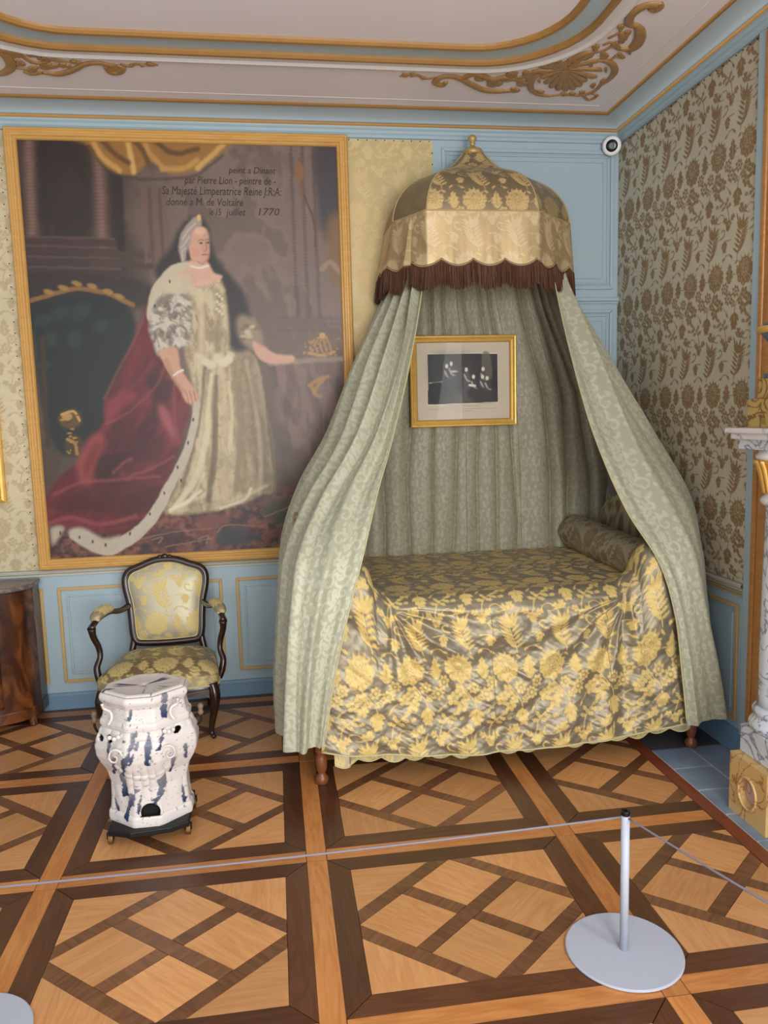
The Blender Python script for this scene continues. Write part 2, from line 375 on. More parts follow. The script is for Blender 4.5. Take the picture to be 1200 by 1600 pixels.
TURNED = plain('turned_reddish_wood', (122, 70, 42), .3, var=.25, scale=20, stretch=(1, 1, .3))
DOORWOOD = wood('oak_door_frame', (176, 120, 62), (206, 150, 88), PI/2, .4, .05)
IRON = plain('black_iron', (28, 27, 28), .5, .4, var=.3, scale=20)
BRASS = plain('old_brass', (130, 100, 60), .35, .8, var=.3, scale=40)
GREYM = plain('powder_coated_grey', (176, 182, 196), .45, var=.02, scale=30, bump=.04, bscale=400)
CORD = plain('grey_elastic_cord', (120, 118, 130), .6, var=.1, scale=200)
BLACK = plain('black_plastic', (10, 10, 12), .2, var=.05)
WHITEP = plain('white_plastic', (238, 238, 240), .35, var=.01)
SLATE = plain('blue_slate', (126, 144, 166), .3, var=.4, scale=9, bump=.25, bscale=30)
GROUT = plain('pale_grout', (206, 210, 216), .7, var=.1)
DSLATE = plain('dark_slate_slab', (78, 76, 80), .5, var=.25, scale=8)
DARKBASE = plain('subfloor', (40, 26, 18), .8)
M_BLUE = marble('blue_veined_marble', (226, 227, 228), (112, 126, 146), 6, .035, .18, (186, 198, 212))
M_YEL = marble('yellow_marble', (220, 190, 132), (150, 96, 60), 5, .02, .22, (202, 160, 96))
M_YEL2 = marble('ochre_marble', (176, 146, 84), (104, 78, 40), 9, .05, .25, (196, 166, 100))
M_WHITE = marble('white_marble', (226, 222, 220), (170, 172, 180), 4, .02, .2)
M_PINK = marble('pink_marble', (206, 176, 170), (150, 110, 110), 6, .03, .2)
SATIN = cloth('gold_lampas', (.5, .55), (.6, .1), .05, .22)
SEATC = cloth('chair_lampas', (.45, .55), (.4, .1), .05, .12)
WALLC = cloth('wall_lampas', (.45, .6), (.1, .0), .1, .12)
DAMASK = cloth('sage_damask', (.55, .45), (.0, .05), .25, .05)
LINING = plain('mauve_lining', (140, 128, 116), .7, var=.06, scale=8)
PIPING = plain('pale_piping', (196, 186, 140), .6, var=.1)
FRINGE = plain('brown_fringe_thread', (88, 54, 34), .7, var=.3, scale=80)

# ------------------------------------------------------------------ the room
floor = setp(MB().box(XL, 0, YF, 0, -.08, -.014).build('floor', DARKBASE), kind='structure')
ZC = 3.246
XT = -.374
# parquet: light squares and triangles, dark lattice bars, dark panel frames, pine strips between
WL = {k: wood('maple_parquet_'+k, (192, 132, 80), (219, 164, 108), a, .33, .22) for k, a in (('up', -PI/4), ('down', PI/4), ('along', 0), ('across', PI/2))}
WD = {k: wood('walnut_parquet_'+k, (92, 58, 36), (140, 96, 64), a, .33, .28) for k, a in (('up', -PI/4), ('down', PI/4))}
WF = {k: wood('walnut_frame_'+k, (72, 42, 26), (104, 64, 40), a, .33, .22) for k, a in (('along', 0), ('across', PI/2))}
WS = {k: wood('pine_strip_'+k, (176, 106, 52), (214, 150, 88), a, .33, .2) for k, a in (('along', 0), ('across', PI/2))}
WR = wood('mahogany_border', (112, 54, 36), (140, 72, 48), PI/2, .3, .1)
def clip(poly, a, b, c):
    "keep a*x+b*y<=c"
    out = []
    for i in range(len(poly)):
        p, q = poly[i], poly[(i+1) % len(poly)]; dp = a*p[0]+b*p[1]-c; dq = a*q[0]+b*q[1]-c
        if dp <= 0: out.append(p)
        if (dp < 0 < dq) or (dq < 0 < dp):
            t = dp/(dp-dq); out.append((p[0]+(q[0]-p[0])*t, p[1]+(q[1]-p[1])*t))
    return out
GR = -.0071; GX, GY, PX, PY = -1.9857, -1.769, .9432, .8345
def g2w(x, y): return (GX+x*math.cos(GR)-y*math.sin(GR), GY+x*math.sin(GR)+y*math.cos(GR))
def piece(poly, name, mat, gap=.0008, lim=True):
    w_ = [g2w(*p) for p in poly]
    for (a, b, c) in ((1, 0, XT-.062), (0, 1, -.004), (-1, 0, -XL)): w_ = clip(w_, a, b, c)
    if len(w_) < 3: return
    A = 0.5*sum(w_[i][0]*w_[(i+1) % len(w_)][1]-w_[(i+1) % len(w_)][0]*w_[i][1] for i in range(len(w_)))
    if abs(A) < 2e-4: return
    if A < 0: w_ = w_[::-1]
    c = (sum(p[0] for p in w_)/len(w_), sum(p[1] for p in w_)/len(w_))
    r = max(math.hypot(p[0]-c[0], p[1]-c[1]) for p in w_); k = 1-gap/max(.04, r*.35)
    MB().prism([(c[0]+(p[0]-c[0])*k, c[1]+(p[1]-c[1])*k) for p in w_], -.014, random.uniform(-.0006, .0004)).build(name, mat, floor)
ST, FR = .036, .078           # half strip, panel frame width
def panel(i, j):
    x0, x1, y0, y1 = i*PX+ST, (i+1)*PX-ST, j*PY+ST, (j+1)*PY-ST
    a0, a1, b0, b1 = x0+FR, x1-FR, y0+FR, y1-FR
    for poly, k in (([(x0, y0), (x1, y0), (a1, b0), (a0, b0)], 'along'), ([(a0, b1), (a1, b1), (x1, y1), (x0, y1)], 'along'), ([(x0, y0), (a0, b0), (a0, b1), (x0, y1)], 'across'), ([(a1, b0), (x1, y0), (x1, y1), (a1, b1)], 'across')):
        piece(poly, 'frame_board', WF[k])
    cx_, cy_ = (a0+a1)/2, (b0+b1)/2; hx, hy = (a1-a0)/2, (b1-b0)/2
    h = math.sqrt(.5); bw = .155; q = h-bw/2       # unit square [-1,1]^2 turned by 45 degrees
    def uv(pts):      # rotated lattice coords -> panel
        P = [((u-v)*h, (u+v)*h) for u, v in pts]
        for (a, b) in ((1, 0), (-1, 0), (0, 1), (0, -1)): P = clip(P, a, b, 1.0)
        return [(cx_+p[0]*hx, cy_+p[1]*hy) for p in P]
    e = bw/2; o = h; p_ = h+bw; big = 3
    R = lambda u0, u1, v0, v1: uv([(u0, v0), (u1, v0), (u1, v1), (u0, v1)])
    flip = (i+j) % 2
    for (u0, u1) in ((-o, -e), (e, o)):
        for (v0, v1) in ((-o, -e), (e, o)): piece(R(u0, u1, v0, v1), 'parquet_square', WL[random.choice(('up', 'down'))])
    if flip: piece(R(-o, o, -e, e), 'lattice_bar', WD['down']); piece(R(-e, e, -o, -e), 'lattice_bar', WD['up']); piece(R(-e, e, e, o), 'lattice_bar', WD['up'])
    else: piece(R(-e, e, -o, o), 'lattice_bar', WD['up']); piece(R(-o, -e, -e, e), 'lattice_bar', WD['down']); piece(R(e, o, -e, e), 'lattice_bar', WD['down'])
    piece(R(o, p_, -big, big), 'lattice_bar', WD['up']); piece(R(-p_, -o, -big, big), 'lattice_bar', WD['up'])
    piece(R(-o, o, o, p_), 'lattice_bar', WD['down']); piece(R(-o, o, -p_, -o), 'lattice_bar', WD['down'])
    for P in (R(p_, big, -big, big), R(-big, -p_, -big, big)): piece(P, 'parquet_corner', WL['across'])
    for P in (R(-o, o, p_, big), R(-o, o, -big, -p_)): piece(P, 'parquet_corner', WL['along'])
COLS, ROWS = range(-3, 2), range(-3, 3)
for i in COLS:
    for j in ROWS:
        panel(i, j)
        piece([(i*PX+ST, j*PY-ST), ((i+1)*PX-ST, j*PY-ST), ((i+1)*PX-ST, j*PY+ST), (i*PX+ST, j*PY+ST)], 'strip_plank', WS['along'])
    for j in ROWS:
        if i > COLS[0]: piece([(i*PX-ST, j*PY-ST), (i*PX+ST, j*PY-ST), (i*PX+ST, (j+1)*PY-ST), (i*PX-ST, (j+1)*PY-ST)], 'strip_plank', WS['across'])
MB().box(XL, XT, YF, GY-3*PY-.04, -.014, 0).build('rear_boards', WS['along'], floor)
MB().box(XT-.06, XT, YF, 0, -.014, .001).build('border_board', WR, floor, bevel=.001)
# slate hearth
MB().box(XT+.001, -.001, -3.6, 0, -.014, -.004).build('grout_bed', GROUT, floor)
MB().box(XT+.004, -.004, -1.19, -.0, -.013, 0).build('slate_slab', DSLATE, floor)
for r in range(12):
    off = .0 if r % 2 == 0 else .0
    for c in range(2):
        x0 = XT+.004+c*.186; y1 = -1.195-r*.2+(.03 if c else 0)*(r > 0)
        MB().box(x0+.004, x0+.182, y1-.192, y1, -.013, random.uniform(-.001, .0005)).build('hearth_tile', SLATE, floor, bevel=.002)

# walls
WT = .25
wb = setp(MB().box(XL-WT, WT, 0, WT, -.08, ZC+.15).build('wall_back', BLUE), kind='structure')
wr = MB().box(0, WT, -4.0, 0, -.08, ZC+.15).box(0, WT, YF, -5.3, -.08, ZC+.15).box(0, WT, -5.3, -4.0, -.08, .5).box(0, WT, -5.3, -4.0, 2.8, ZC+.15).build('wall_right', BLUE); setp(wr, kind='structure')
setp(MB().box(XL-WT, XL, YF-WT, 0, -.08, ZC+.15).build('wall_left', BLUE), kind='structure')
wf = MB()
for a, b in ((XL, -4.0), (-2.7, -1.8), (-.5, 0)): wf.box(a, b, YF-WT, YF, -.08, ZC+.15)
for a, b in ((-4.0, -2.7), (-1.8, -.5)): wf.box(a, b, YF-WT, YF, -.08, .5).box(a, b, YF-WT, YF, 2.8, ZC+.15)
setp(wf.build('wall_front', BLUE), kind='structure')
ceil = setp(MB().box(XL-WT, WT, YF-WT, WT, ZC, ZC+.1).build('ceiling', PLAST), kind='structure')
def window(n, fn):
    wo = MB()
    for a in (-.62, 0, .58): wo.prism([(a, .5), (a+.05, .5), (a+.05, 2.8), (a, 2.8)], -.12, -.17, fn)
    for z in (.5, 1.25, 2.0, 2.75): wo.prism([(-.65, z), (.65, z), (.65, z+.05), (-.65, z+.05)], -.12, -.17, fn)
    setp(wo.build('window_%d' % n, PLAST2), kind='structure')
window(1, lambda a, z, d: (-1.15+a, YF+d, z)); window(2, lambda a, z, d: (-3.35+a, YF+d, z)); window(3, lambda a, z, d: (-d, -4.65+a, z))

# cornice, run along the back and right walls
Lp = lambda o: [(XL, -o), (-o, -o), (-o, YF)]
def trim(n, prof, mat, smooth=False): return setp(sweep(prof, Lp, 'trim_%d' % n, mat, smooth=smooth), kind='structure')
trim(1, [(0, 3.122), (.012, 3.124), (.012, 3.138), (.02, 3.146), (.02, 3.160), (.03, 3.168), (.03, 3.178)], BLUE)
trim(2, [(.03, 3.178), (.037, 3.180), (.040, 3.187), (.037, 3.194), (.03, 3.196)], BEAD, True)
trim(3, [(.030, 3.196)]+[(.030+.098*(1-math.cos(a)), 3.196+.042*math.sin(a)) for a in np.linspace(0, PI/2, 9)], BLUEL, True)
trim(4, [(.128, 3.236), (.135, 3.232), (.142, 3.235), (.145, 3.241), (.145, ZC+.001)], BEADB, True)
trim(5, [(.22, ZC), (.222, ZC-.002), (.226, ZC-.002), (.228, ZC)], PLAST2)

# ceiling rings with rounded corners
def ring(o_back, o_right, o_left, rad, steps=10):
    x1, x0, y1, y0 = -o_right, o_left, -o_back, YF+1.2
    P = []
    for cx_, cy_, a in ((x1-rad, y1-rad, 0), (x0+rad, y1-rad, PI/2), (x0+rad, y0+rad, PI), (x1-rad, y0+rad, 1.5*PI)):
        P += [(cx_+rad*math.cos(a+PI/2*t), cy_+rad*math.sin(a+PI/2*t)) for t in np.linspace(0, 1, steps)]
    return P
RB, RRT, RLF = .60, .535, -3.42
def ringband(d0, d1, z0, z1, mat, name, prof=None):
    prof = prof or [(d0, ZC), (d0, z0), (d1, z1), (d1, ZC)]
    rad = lambda d: max(.12, .50-d*.55)
    V = []; F = []
    loops = [(ring(RB+d, RRT+d*.9, RLF+d*.9, rad(d)), z) for d, z in prof]
    n = len(loops[0][0])
    for P, z in loops: V += [(p[0], p[1], z) for p in P]
    for i in range(len(loops)-1):
        for j in range(n): F.append((i*n+j, i*n+(j+1) % n, (i+1)*n+(j+1) % n, (i+1)*n+j))
    return mesh(name, V, F, mat, ceil)
ringband(0, .1, ZC, ZC, PLAST2, 'ring_moulding', [(-.02, ZC), (-.005, ZC-.006), (.0, ZC-.018), (.012, ZC-.02), (.03, ZC-.012), (.075, ZC-.01), (.08, ZC-.002), (.09, ZC)])
ringband(.075, .11, 0, 0, BEADB, 'gilt_bead', [(.078, ZC), (.08, ZC-.016), (.09, ZC-.026), (.105, ZC-.026), (.114, ZC-.016), (.116, ZC)])
ringband(.11, .22, ZC-.004, ZC-.004, BLUEL, 'blue_band')
ringband(.215, .25, 0, 0, BEADB, 'gilt_bead', [(.218, ZC), (.22, ZC-.014), (.23, ZC-.022), (.244, ZC-.020), (.252, ZC-.01), (.254, ZC)])

# dado, chair rail and baseboards
setp(sweep([(0, .765), (.012, .768), (.012, .78), (.022, .786), (.024, .797), (.018, .803), (0, .804)], lambda o: [(XL, -o), (-o, -o), (-o, -1.318)], 'trim_6', plain('grey_cream_rail_paint', (186, 184, 170), .45, var=.08)), kind='structure')
setp(sweep([(0, 0), (.016, 0), (.016, .08), (.010, .092), (0, .094)], lambda o: [(XL, -o), (-o, -o)], 'baseboard_back', BLUED), kind='structure')
setp(sweep([(0, 0), (.016, 0), (.016, .10), (.010, .112), (0, .114)], lambda o: [(-o, -o), (-o, -1.335)], 'baseboard_right', BLUED), kind='structure')
def rectframe(x0, x1, z0, z1, wd, dep, fn, name, mat, parent, bev=.003):
    mb = MB()
    for poly in ([(x0, z0), (x1, z0), (x1-wd, z0+wd), (x0+wd, z0+wd)], [(x0+wd, z1-wd), (x1-wd, z1-wd), (x1, z1), (x0, z1)], [(x0, z0), (x0+wd, z0+wd), (x0+wd, z1-wd), (x0, z1)], [(x1-wd, z0+wd), (x1, z0), (x1, z1), (x1-wd, z1-wd)]):
        mb.prism(poly, 0, dep, fn)
    return mb.build(name, mat, parent, bevel=bev)
fb = lambda a, z, d: (a, -d, z)
fr = lambda a, z, d: (-d, a, z)
for (x0, x1) in ((-3.292, -2.392), (-2.315, -1.45), (-4.25, -3.37), (-1.37, -.1)):
    rectframe(x0, x1, .152, .700, .017, .012, fb, 'gilt_panel_moulding', DADOG, wb)
    rectframe(x0+.045, x1-.045, .197, .655, .012, .006, fb, 'panel_moulding', BLUE, wb)
    MB().prism([(x0+.057, .209), (x1-.057, .209), (x1-.057, .643), (x0+.057, .643)], 0, .004, fb).build('raised_panel', BLUE, wb, bevel=.003)
for (y0, y1) in ((-1.28, -.72), (-.66, -.06)):
    rectframe(y0, y1, .152, .700, .017, .012, fr, 'gilt_panel_moulding', DADOG, wr)
    rectframe(y0+.045, y1-.045, .197, .655, .012, .006, fr, 'panel_moulding', BLUEL, wr)
    MB().prism([(y0+.057, .209), (y1-.057, .209), (y1-.057, .643), (y0+.057, .643)], 0, .004, fr).build('raised_panel', BLUE, wr, bevel=.003)
rectframe(-1.33, 0.0, .742, .764, .008, .008, fr, 'gilt_fillet', DADOG, wr, .002)
# blue panelling beside the canopy
for (x0, x1, z0, z1) in ((-1.06, -.035, 2.305, 3.085), (-1.06, -.035, .86, 2.19)):
    rectframe(x0, x1, z0, z1, .022, .012, fb, 'panel_moulding', BLUE, wb, .005)
    rectframe(x0+.03, x1-.03, z0+.03, z1-.03, .012, .008, fb, 'panel_moulding', BLUE, wb, .004)
    rectframe(x0+.062, x1-.062, z0+.062, z1-.062, .006, .006, fb, 'panel_moulding', BLUE, wb, .002)
MB().prism([(-1.105, 2.236), (0, 2.236), (0, 2.258), (-1.105, 2.258)], 0, .022, fb).prism([(-1.105, 2.222), (0, 2.222), (0, 2.236), (-1.105, 2.236)], 0, .012, fb).build('panel_rail', BLUE, wb, bevel=.004)

# wall fabrics
def fabric(name, a0, a1, z0, z1, fn, ground, figure, parent, step, mat=WALLC, au=0, av=0, contrast=1.0, seed=3, depth=.004):
    n, k = int((a1-a0)/step)+1, int((z1-z0)/step)+1
    A, Z = np.meshgrid(np.linspace(a0, a1, n), np.linspace(z0, z1, k), indexing='ij')
    mask = D.at(A+au, Z+av)
    nz = (fbm(A*3, Z*2.2, seed)-.5)*.22+(fbm(A*40, Z*40, seed+9)-.5)*.10
    mask = mask*contrast
    pu = depth+.0035*fbm(A*2.5, Z*1.6, seed+5)
    P = np.stack(fn(A, Z, pu), -1)
    return grid(name, P, dye(mask, ground, figure, nz), mat, parent)
# on the right wall the rose centres stand at y = -1.026, z = 1.67
fabric('wall_fabric', -1.318, -.004, .806, 3.118, lambda a, z, d: (-d, a, z), (200, 193, 170), (140, 112, 74), wr, .0045, au=(cx+1.03), av=(cy-1.67))
fabric('wall_fabric', -1.588, -1.11, .806, 3.118, lambda a, z, d: (a, -d, z), (198, 178, 128), (216, 192, 138), wb, .006, au=.3, av=cy-1.67, contrast=.9, seed=11)
fabric('wall_fabric', XL, -3.32, .806, 3.118, lambda a, z, d: (a, -d, z), (206, 192, 158), (180, 160, 122), wb, .006, au=.1, av=cy-1.60, contrast=.8, seed=21)
nails = MB()
for z in np.arange(.83, 3.1, .06):
    nails.ball((-1.114, -.009, z), .0035, 6, 3)
    nails.ball((-3.40, -.009, z), .0035, 6, 3)
for x in np.arange(-1.58, -1.12, .05): nails.ball((x, -.009, 3.112), .0035, 6, 3)
setp(nails.build('upholstery_nails', BLACK, wb), kind='stuff')
nails = MB()
for y in np.arange(-1.30, -.02, .05): nails.ball((-.009, y, 3.11), .0035, 6, 3)
setp(nails.build('upholstery_nails', BLACK, wr), kind='stuff')
# trim and oak frame at the edge of the chimney breast
MB().box(-.014, 0, -1.366, -1.318, 0, 3.122).build('blue_stile', BLUE, wr, bevel=.003)
for k, (y0, y1, d) in enumerate(((-1.396, -1.366, .018), (-1.43, -1.396, .010), (-1.47, -1.43, .02), (-1.60, -1.47, .012))):
    MB().box(-d, 0, y0, y1, 0, 3.118).build('oak_jamb', DOORWOOD, wr, bevel=.006)
MB().box(-.045, 0, -3.4, -1.602, 3.045, 3.118).build('oak_head', DOORWOOD, wr, bevel=.006)

# ------------------------------------------------------------------ the bed
BX = -1.05
YB = -1.218
bed = thing('daybed', 'wooden daybed with turned legs and padded ends under the canopy', 'bed', (BX, -.62, 0))
def turned_leg(x, y):
    prof = [(.020, 0), (.027, .004), (.030, .02), (.027, .035), (.017, .045), (.016, .052), (.021, .06), (.024, .075), (.026, .10), (.024, .125), (.018, .14), (.026, .146), (.028, .154), (.022, .162), (.030, .17), (.030, .30)]
    return MB().lathe(prof, x, y, 20).build('leg', TURNED, bed, smooth=True, bevel=0)
for x, y in ((-1.926, -1.205), (-.172, -1.19), (-1.926, -.12), (-.172, -.12)): turned_leg(x, y)
for y_ in (-1.19, -.14): MB().box(-1.95, -.15, y_, y_+.04, .22, .34).build('side_rail', TURNED, bed, bevel=.004)
MB().box(-1.92, -.18, -1.15, -.12, .36, .74).build('mattress', plain('ticking', (190, 180, 150), .7), bed, bevel=.04)
def end_board(x0, x1):
    ys = np.linspace(-1.14, -.08, 60); zs = np.linspace(0, 1, 40)
    # arched padded panel: outline top, drawn as a closed pillow-like sheet
    P = []
    for s in np.linspace(0, 2*PI, 40, endpoint=False):
        t = (x0+x1)/2+(x1-x0)/2*np.sign(math.cos(s))*abs(math.cos(s))**.5
        P.append((t, math.sin(s)))
    top = .92+.24*np.sqrt(np.clip(1-((ys+.61)/.56)**2, 0, 1))
    G = np.zeros((60, 40, 3)); C = np.zeros((60, 40, 4))
    for i, y in enumerate(ys):
        for j, (x, s) in enumerate(P):
            z = .30+(top[i]-.30)*(0.5+0.5*np.sign(s)*abs(s)**.35)
            G[i, j] = (x, y, z)
    mask = D.at(G[..., 1]+G[..., 0], G[..., 2])
    return grid('padded_end', G, dye(mask, (176, 166, 140), (126, 100, 66)), WALLC, bed, closed=True)
end_board(-2.0, -1.94); end_board(-.16, -.10)

# bolsters, one at each end of the bed
def bolster(xb, label):
    zb, r, y0, y1 = .890, .098, -.07, -1.10
    t = np.linspace(0, 1, 150); a = np.linspace(0, 2*PI, 120, endpoint=False)
    T, A = np.meshgrid(t, a, indexing='ij')
    y = y0+(y1-y0)*T; e = np.minimum(T, 1-T)*(y0-y1)
    R = r*np.sqrt(np.clip(1-(1-np.minimum(e/.05, 1))**2*.75, 0, 1))*np.where((T <= 0) | (T >= 1), .02, 1)
    R = R*(1+.02*(fbm(T*9, A*1.5, 4)-.5)*2)+.003*np.sin(T*46+3*np.sin(A*2))*(np.minimum(e/.1, 1) < 1)
    P = np.stack([xb+R*np.cos(A), y, zb-.03*T+R*np.sin(A)], -1)
    m_ = D.at(A*r*1.0+.05, y*1.0+.2)
    return setp(grid('bolster', P, dye(m_, (178, 172, 148), (128, 104, 68)), SATIN, None, org=(xb, -.6, zb-r), closed=True, flip=True), label, 'bolster', 'bolsters on the daybed')
bolster(-.315, 'round damask bolster at the bed end beside the fireplace')
bolster(-1.79, 'damask bolster at the bed end tucked behind the curtain beside the portrait')

# bedspread: top, rolled edge, front fall
XA, XB_ = -1.925, -.175
NU, NW = 430, 430
u = np.linspace(XA, XB_, NU)
prof = []                       # (y, z) along the section, back to hem
for y in np.linspace(-.055, -1.08, 12): prof.append((y, .792+.008*math.sin((y+.05)*-2.6)))
for a in np.linspace(.15, PI/2, 7): prof.append((-1.09-.115*math.sin(a), .685+.115*math.cos(a)))
for z in np.linspace(.62, .10, 12): prof.append((-1.207-.045*sstep(.7, .1, z), z))
prof = np.array(prof)
d = np.concatenate([[0], np.cumsum(np.linalg.norm(np.diff(prof, axis=0), axis=1))]); LS = d[-1]
w_ = np.linspace(0, 1, NW)
PY_, PZ_ = np.interp(w_*LS, d, prof[:, 0]), np.interp(w_*LS, d, prof[:, 1])
Xg, Wg = np.meshgrid(u, w_*LS, indexing='ij')
Yg = np.broadcast_to(PY_, Xg.shape).copy(); Zg = np.broadcast_to(PZ_, Xg.shape).copy()
front = sstep(1.02, 1.2, Wg)
# the spread is carried up over the bolster ends, then falls in front of them
for xb in (-.315, -1.79):
    rr = .125; dxb = np.abs(Xg-xb)
    bump = np.where(dxb < rr, np.sqrt(np.clip(rr*rr-dxb**2, 0, None)), 0)+.858-.79
    bump = np.where(dxb < rr+.10, np.maximum(bump, 0)*sstep(rr+.10, rr-.03, dxb), 0)
    k = sstep(.93, 1.03, Wg)*(1-sstep(1.08, 1.55, Wg))
    Zg += bump*k
    Yg -= .02*sstep(rr+.1, .0, dxb)*sstep(1.05, 1.2, Wg)
hem = np.interp(Xg, [-1.93, -1.7, -1.3, -1.0, -.7, -.4, -.17], [.168, .128, .095, .088, .10, .128, .155])
fall = sstep(1.12, LS, Wg)
Zg = Zg+(hem-.10)*fall
# drag folds running from the two pinch points at the foot of the bolsters
def drag(px_, pw, lo, hi, n, amp, seed, reach):
    dx, dw = Xg-px_, Wg-pw; r = np.hypot(dx, dw)+1e-6; th = np.arctan2(dw, dx*(1 if lo < PI/2 else 1))
    k = sstep(lo-.2, lo+.15, th)*(1-sstep(hi-.15, hi+.2, th))
    return amp*k*np.sin(th*n+2.5*fbm(r*3, th*2, seed)*2)*sstep(0.0, .15, r)*np.exp(-r/reach)
disp = drag(-.50, 1.14, 1.45, 3.0, 17, .022, 31, .6)+drag(-1.60, 1.14, .1, 1.6, 17, .020, 41, .6)
disp += .012*(fbm(Xg*4+Wg*3, Wg*7-Xg*3, 51)-.5)*front*2+.006*(fbm(Xg*13, Wg*18, 57)-.5)*front*2
ca_, sa_ = math.cos(.5), math.sin(.5)
disp += .020*(fbm((Xg*ca_+Wg*sa_)*3.2, (-Xg*sa_+Wg*ca_)*13, 53)-.5)*2*sstep(1.1, 1.3, Wg)+.010*(fbm((Xg*ca_-Wg*sa_)*4, (Xg*sa_+Wg*ca_)*17, 55)-.5)*2*sstep(1.1, 1.3, Wg)
disp += .010*np.sin(Xg*9+1.2)*sstep(1.4, LS, Wg)
for (x0, amp) in ((-.50, -.030), (-1.60, -.026)):
    line = x0+(.10 if x0 < -1 else -.16)*np.clip(Wg-1.1, 0, 1)
    disp += amp*np.exp(-((Xg-line)/.018)**2)*sstep(1.0, 1.12, Wg)*(1-sstep(1.2, 1.5, Wg))
Yg -= disp*front
Zg += .010*(fbm(Xg*3, Yg*3, 61)-.5)*(1-front)+.004*(fbm(Xg*14, Yg*14, 63)-.5)*(1-front)
mask = D.at(Xg+.06+.05*(fbm(Xg*2.5, Wg*2.5, 65)-.5), -Wg+.03+.06*(fbm(Xg*2.2+9, Wg*2.2, 67)-.5))
nz = (fbm(Xg*5, Wg*5, 71)-.5)*.12+(fbm(Xg*70, Wg*70, 73)-.5)*.2*mask
COVC = dye(mask, (152, 142, 120), (218, 191, 118), nz)
spread = thing('bedspread', 'gold and silver floral lampas bedspread falling in front of the daybed', 'bedspread', (BX, -.62, .79))
P = np.stack([Xg, Yg, Zg], -1)
grid('cover', P, COVC, SATIN, spread)
hm = P[:, -1] + np.array([0, -.002, 0])
MB().tube(hm[::6], .004, 6).build('hem_piping', PIPING, spread, smooth=True)
# seams of the widths of cloth
for xs in (-1.145, -.60):
    i = int((xs-XA)/(XB_-XA)*NU); j = np.arange(int(1.2/LS*NW), NW, 6)
    MB().tube(P[i, j]+np.array([0, -.0012, 0]), .0012, 4).build('seam', plain('seam_thread', (150, 128, 84), .6), spread)
# scalloped valance below the hem
xs = np.linspace(-1.87, -.2, 420); zz = np.linspace(0, 1, 24)
X2, T2 = np.meshgrid(xs, zz, indexing='ij')
bot = np.interp(X2, [-1.88, -1.75, -1.4, -1.0, -.6, -.2], [.082, .092, .078, .074, .082, .108])-.020*np.abs(np.sin((X2+1.87)*PI/.105))+.012
Z2 = .30+(bot-.30)*T2; Y2 = -1.213-.012*np.sin(X2*23)*T2-.006*T2-.015*(X2 < -1.8)*T2
m2 = D.at(X2+.06, Z2)
grid('valance', np.stack([X2, Y2, Z2], -1), dye(m2, (176, 168, 136), (214, 190, 122)), SATIN, spread)
MB().tube(np.stack([X2, Y2, Z2], -1)[::2, -1], .0035, 6).build('valance_piping', PIPING, spread, smooth=True)

# ------------------------------------------------------------------ canopy
CX = -.92
CPIPE = plain('tan_piping', (178, 156, 112), .6, var=.1)
can = thing('bed_canopy', 'domed bed canopy of faded gold damask with brown fringe', 'canopy', (CX, -.15, 2.25))
plan = [(-.475, -.02), (-.475, -.29), (-.345, -.54), (.235, -.54), (.50, -.29), (.50, -.02)]
def walk(n):
    pts = []; segs = list(zip(plan[:-1], plan[1:])); L = [math.dist(a, b) for a, b in segs]; tot = sum(L)
    for (a, b), l in zip(segs, L):
        k = max(2, int(round(n*l/tot)))
        for t in np.linspace(0, 1, k, endpoint=False): pts.append((a[0]+(b[0]-a[0])*t, a[1]+(b[1]-a[1])*t))
    pts.append(plan[-1]); return np.array(pts)
W = walk(320)
arc = np.concatenate([[0], np.cumsum(np.linalg.norm(np.diff(W, axis=0), axis=1))])
CY = -.15
def around(scale): return np.stack([CX+W[:, 0]*scale, CY+(W[:, 1]-CY)*scale], -1)
dome_prof = [(1.0, 2.60), (.99, 2.64), (.96, 2.69), (.90, 2.745), (.80, 2.797), (.66, 2.838), (.52, 2.863), (.41, 2.883), (.32, 2.906), (.245, 2.935), (.18, 2.966), (.13, 2.994), (.095, 3.01)]
dp = spline(dome_prof, 110)
P = np.zeros((len(W), len(dp), 3))
for j, (s, z) in enumerate(dp):
    q = around(s); P[:, j, :2] = q; P[:, j, 2] = z
sag = np.sin(np.linspace(0, PI, len(dp)))
AA = np.broadcast_to(arc[:, None], P.shape[:2]); ZZ = P[..., 2]
dl = np.concatenate([[0], np.cumsum(np.linalg.norm(np.diff(dp*[.53, 1], axis=0), axis=1))])[None, :]
mk = D.at((P[..., 0]-CX)*1.0+.18, dl*1.0+.14+0*AA)
nzc = (fbm(AA*6, ZZ*6, 81)-.5)*.25
P[..., 2] += .006*(fbm(AA*12, dl*12+0*AA, 83)-.5)
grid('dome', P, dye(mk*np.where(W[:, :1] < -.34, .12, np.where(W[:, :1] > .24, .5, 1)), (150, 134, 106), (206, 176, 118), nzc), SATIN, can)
for c in range(1, 5):
    i = int(np.argmin(np.linalg.norm(W-np.array(plan[c]), axis=1)))
    MB().tube(P[i, ::5]+np.array([0, 0, .001]), .004, 6).build('seam_piping', CPIPE, can, smooth=True)
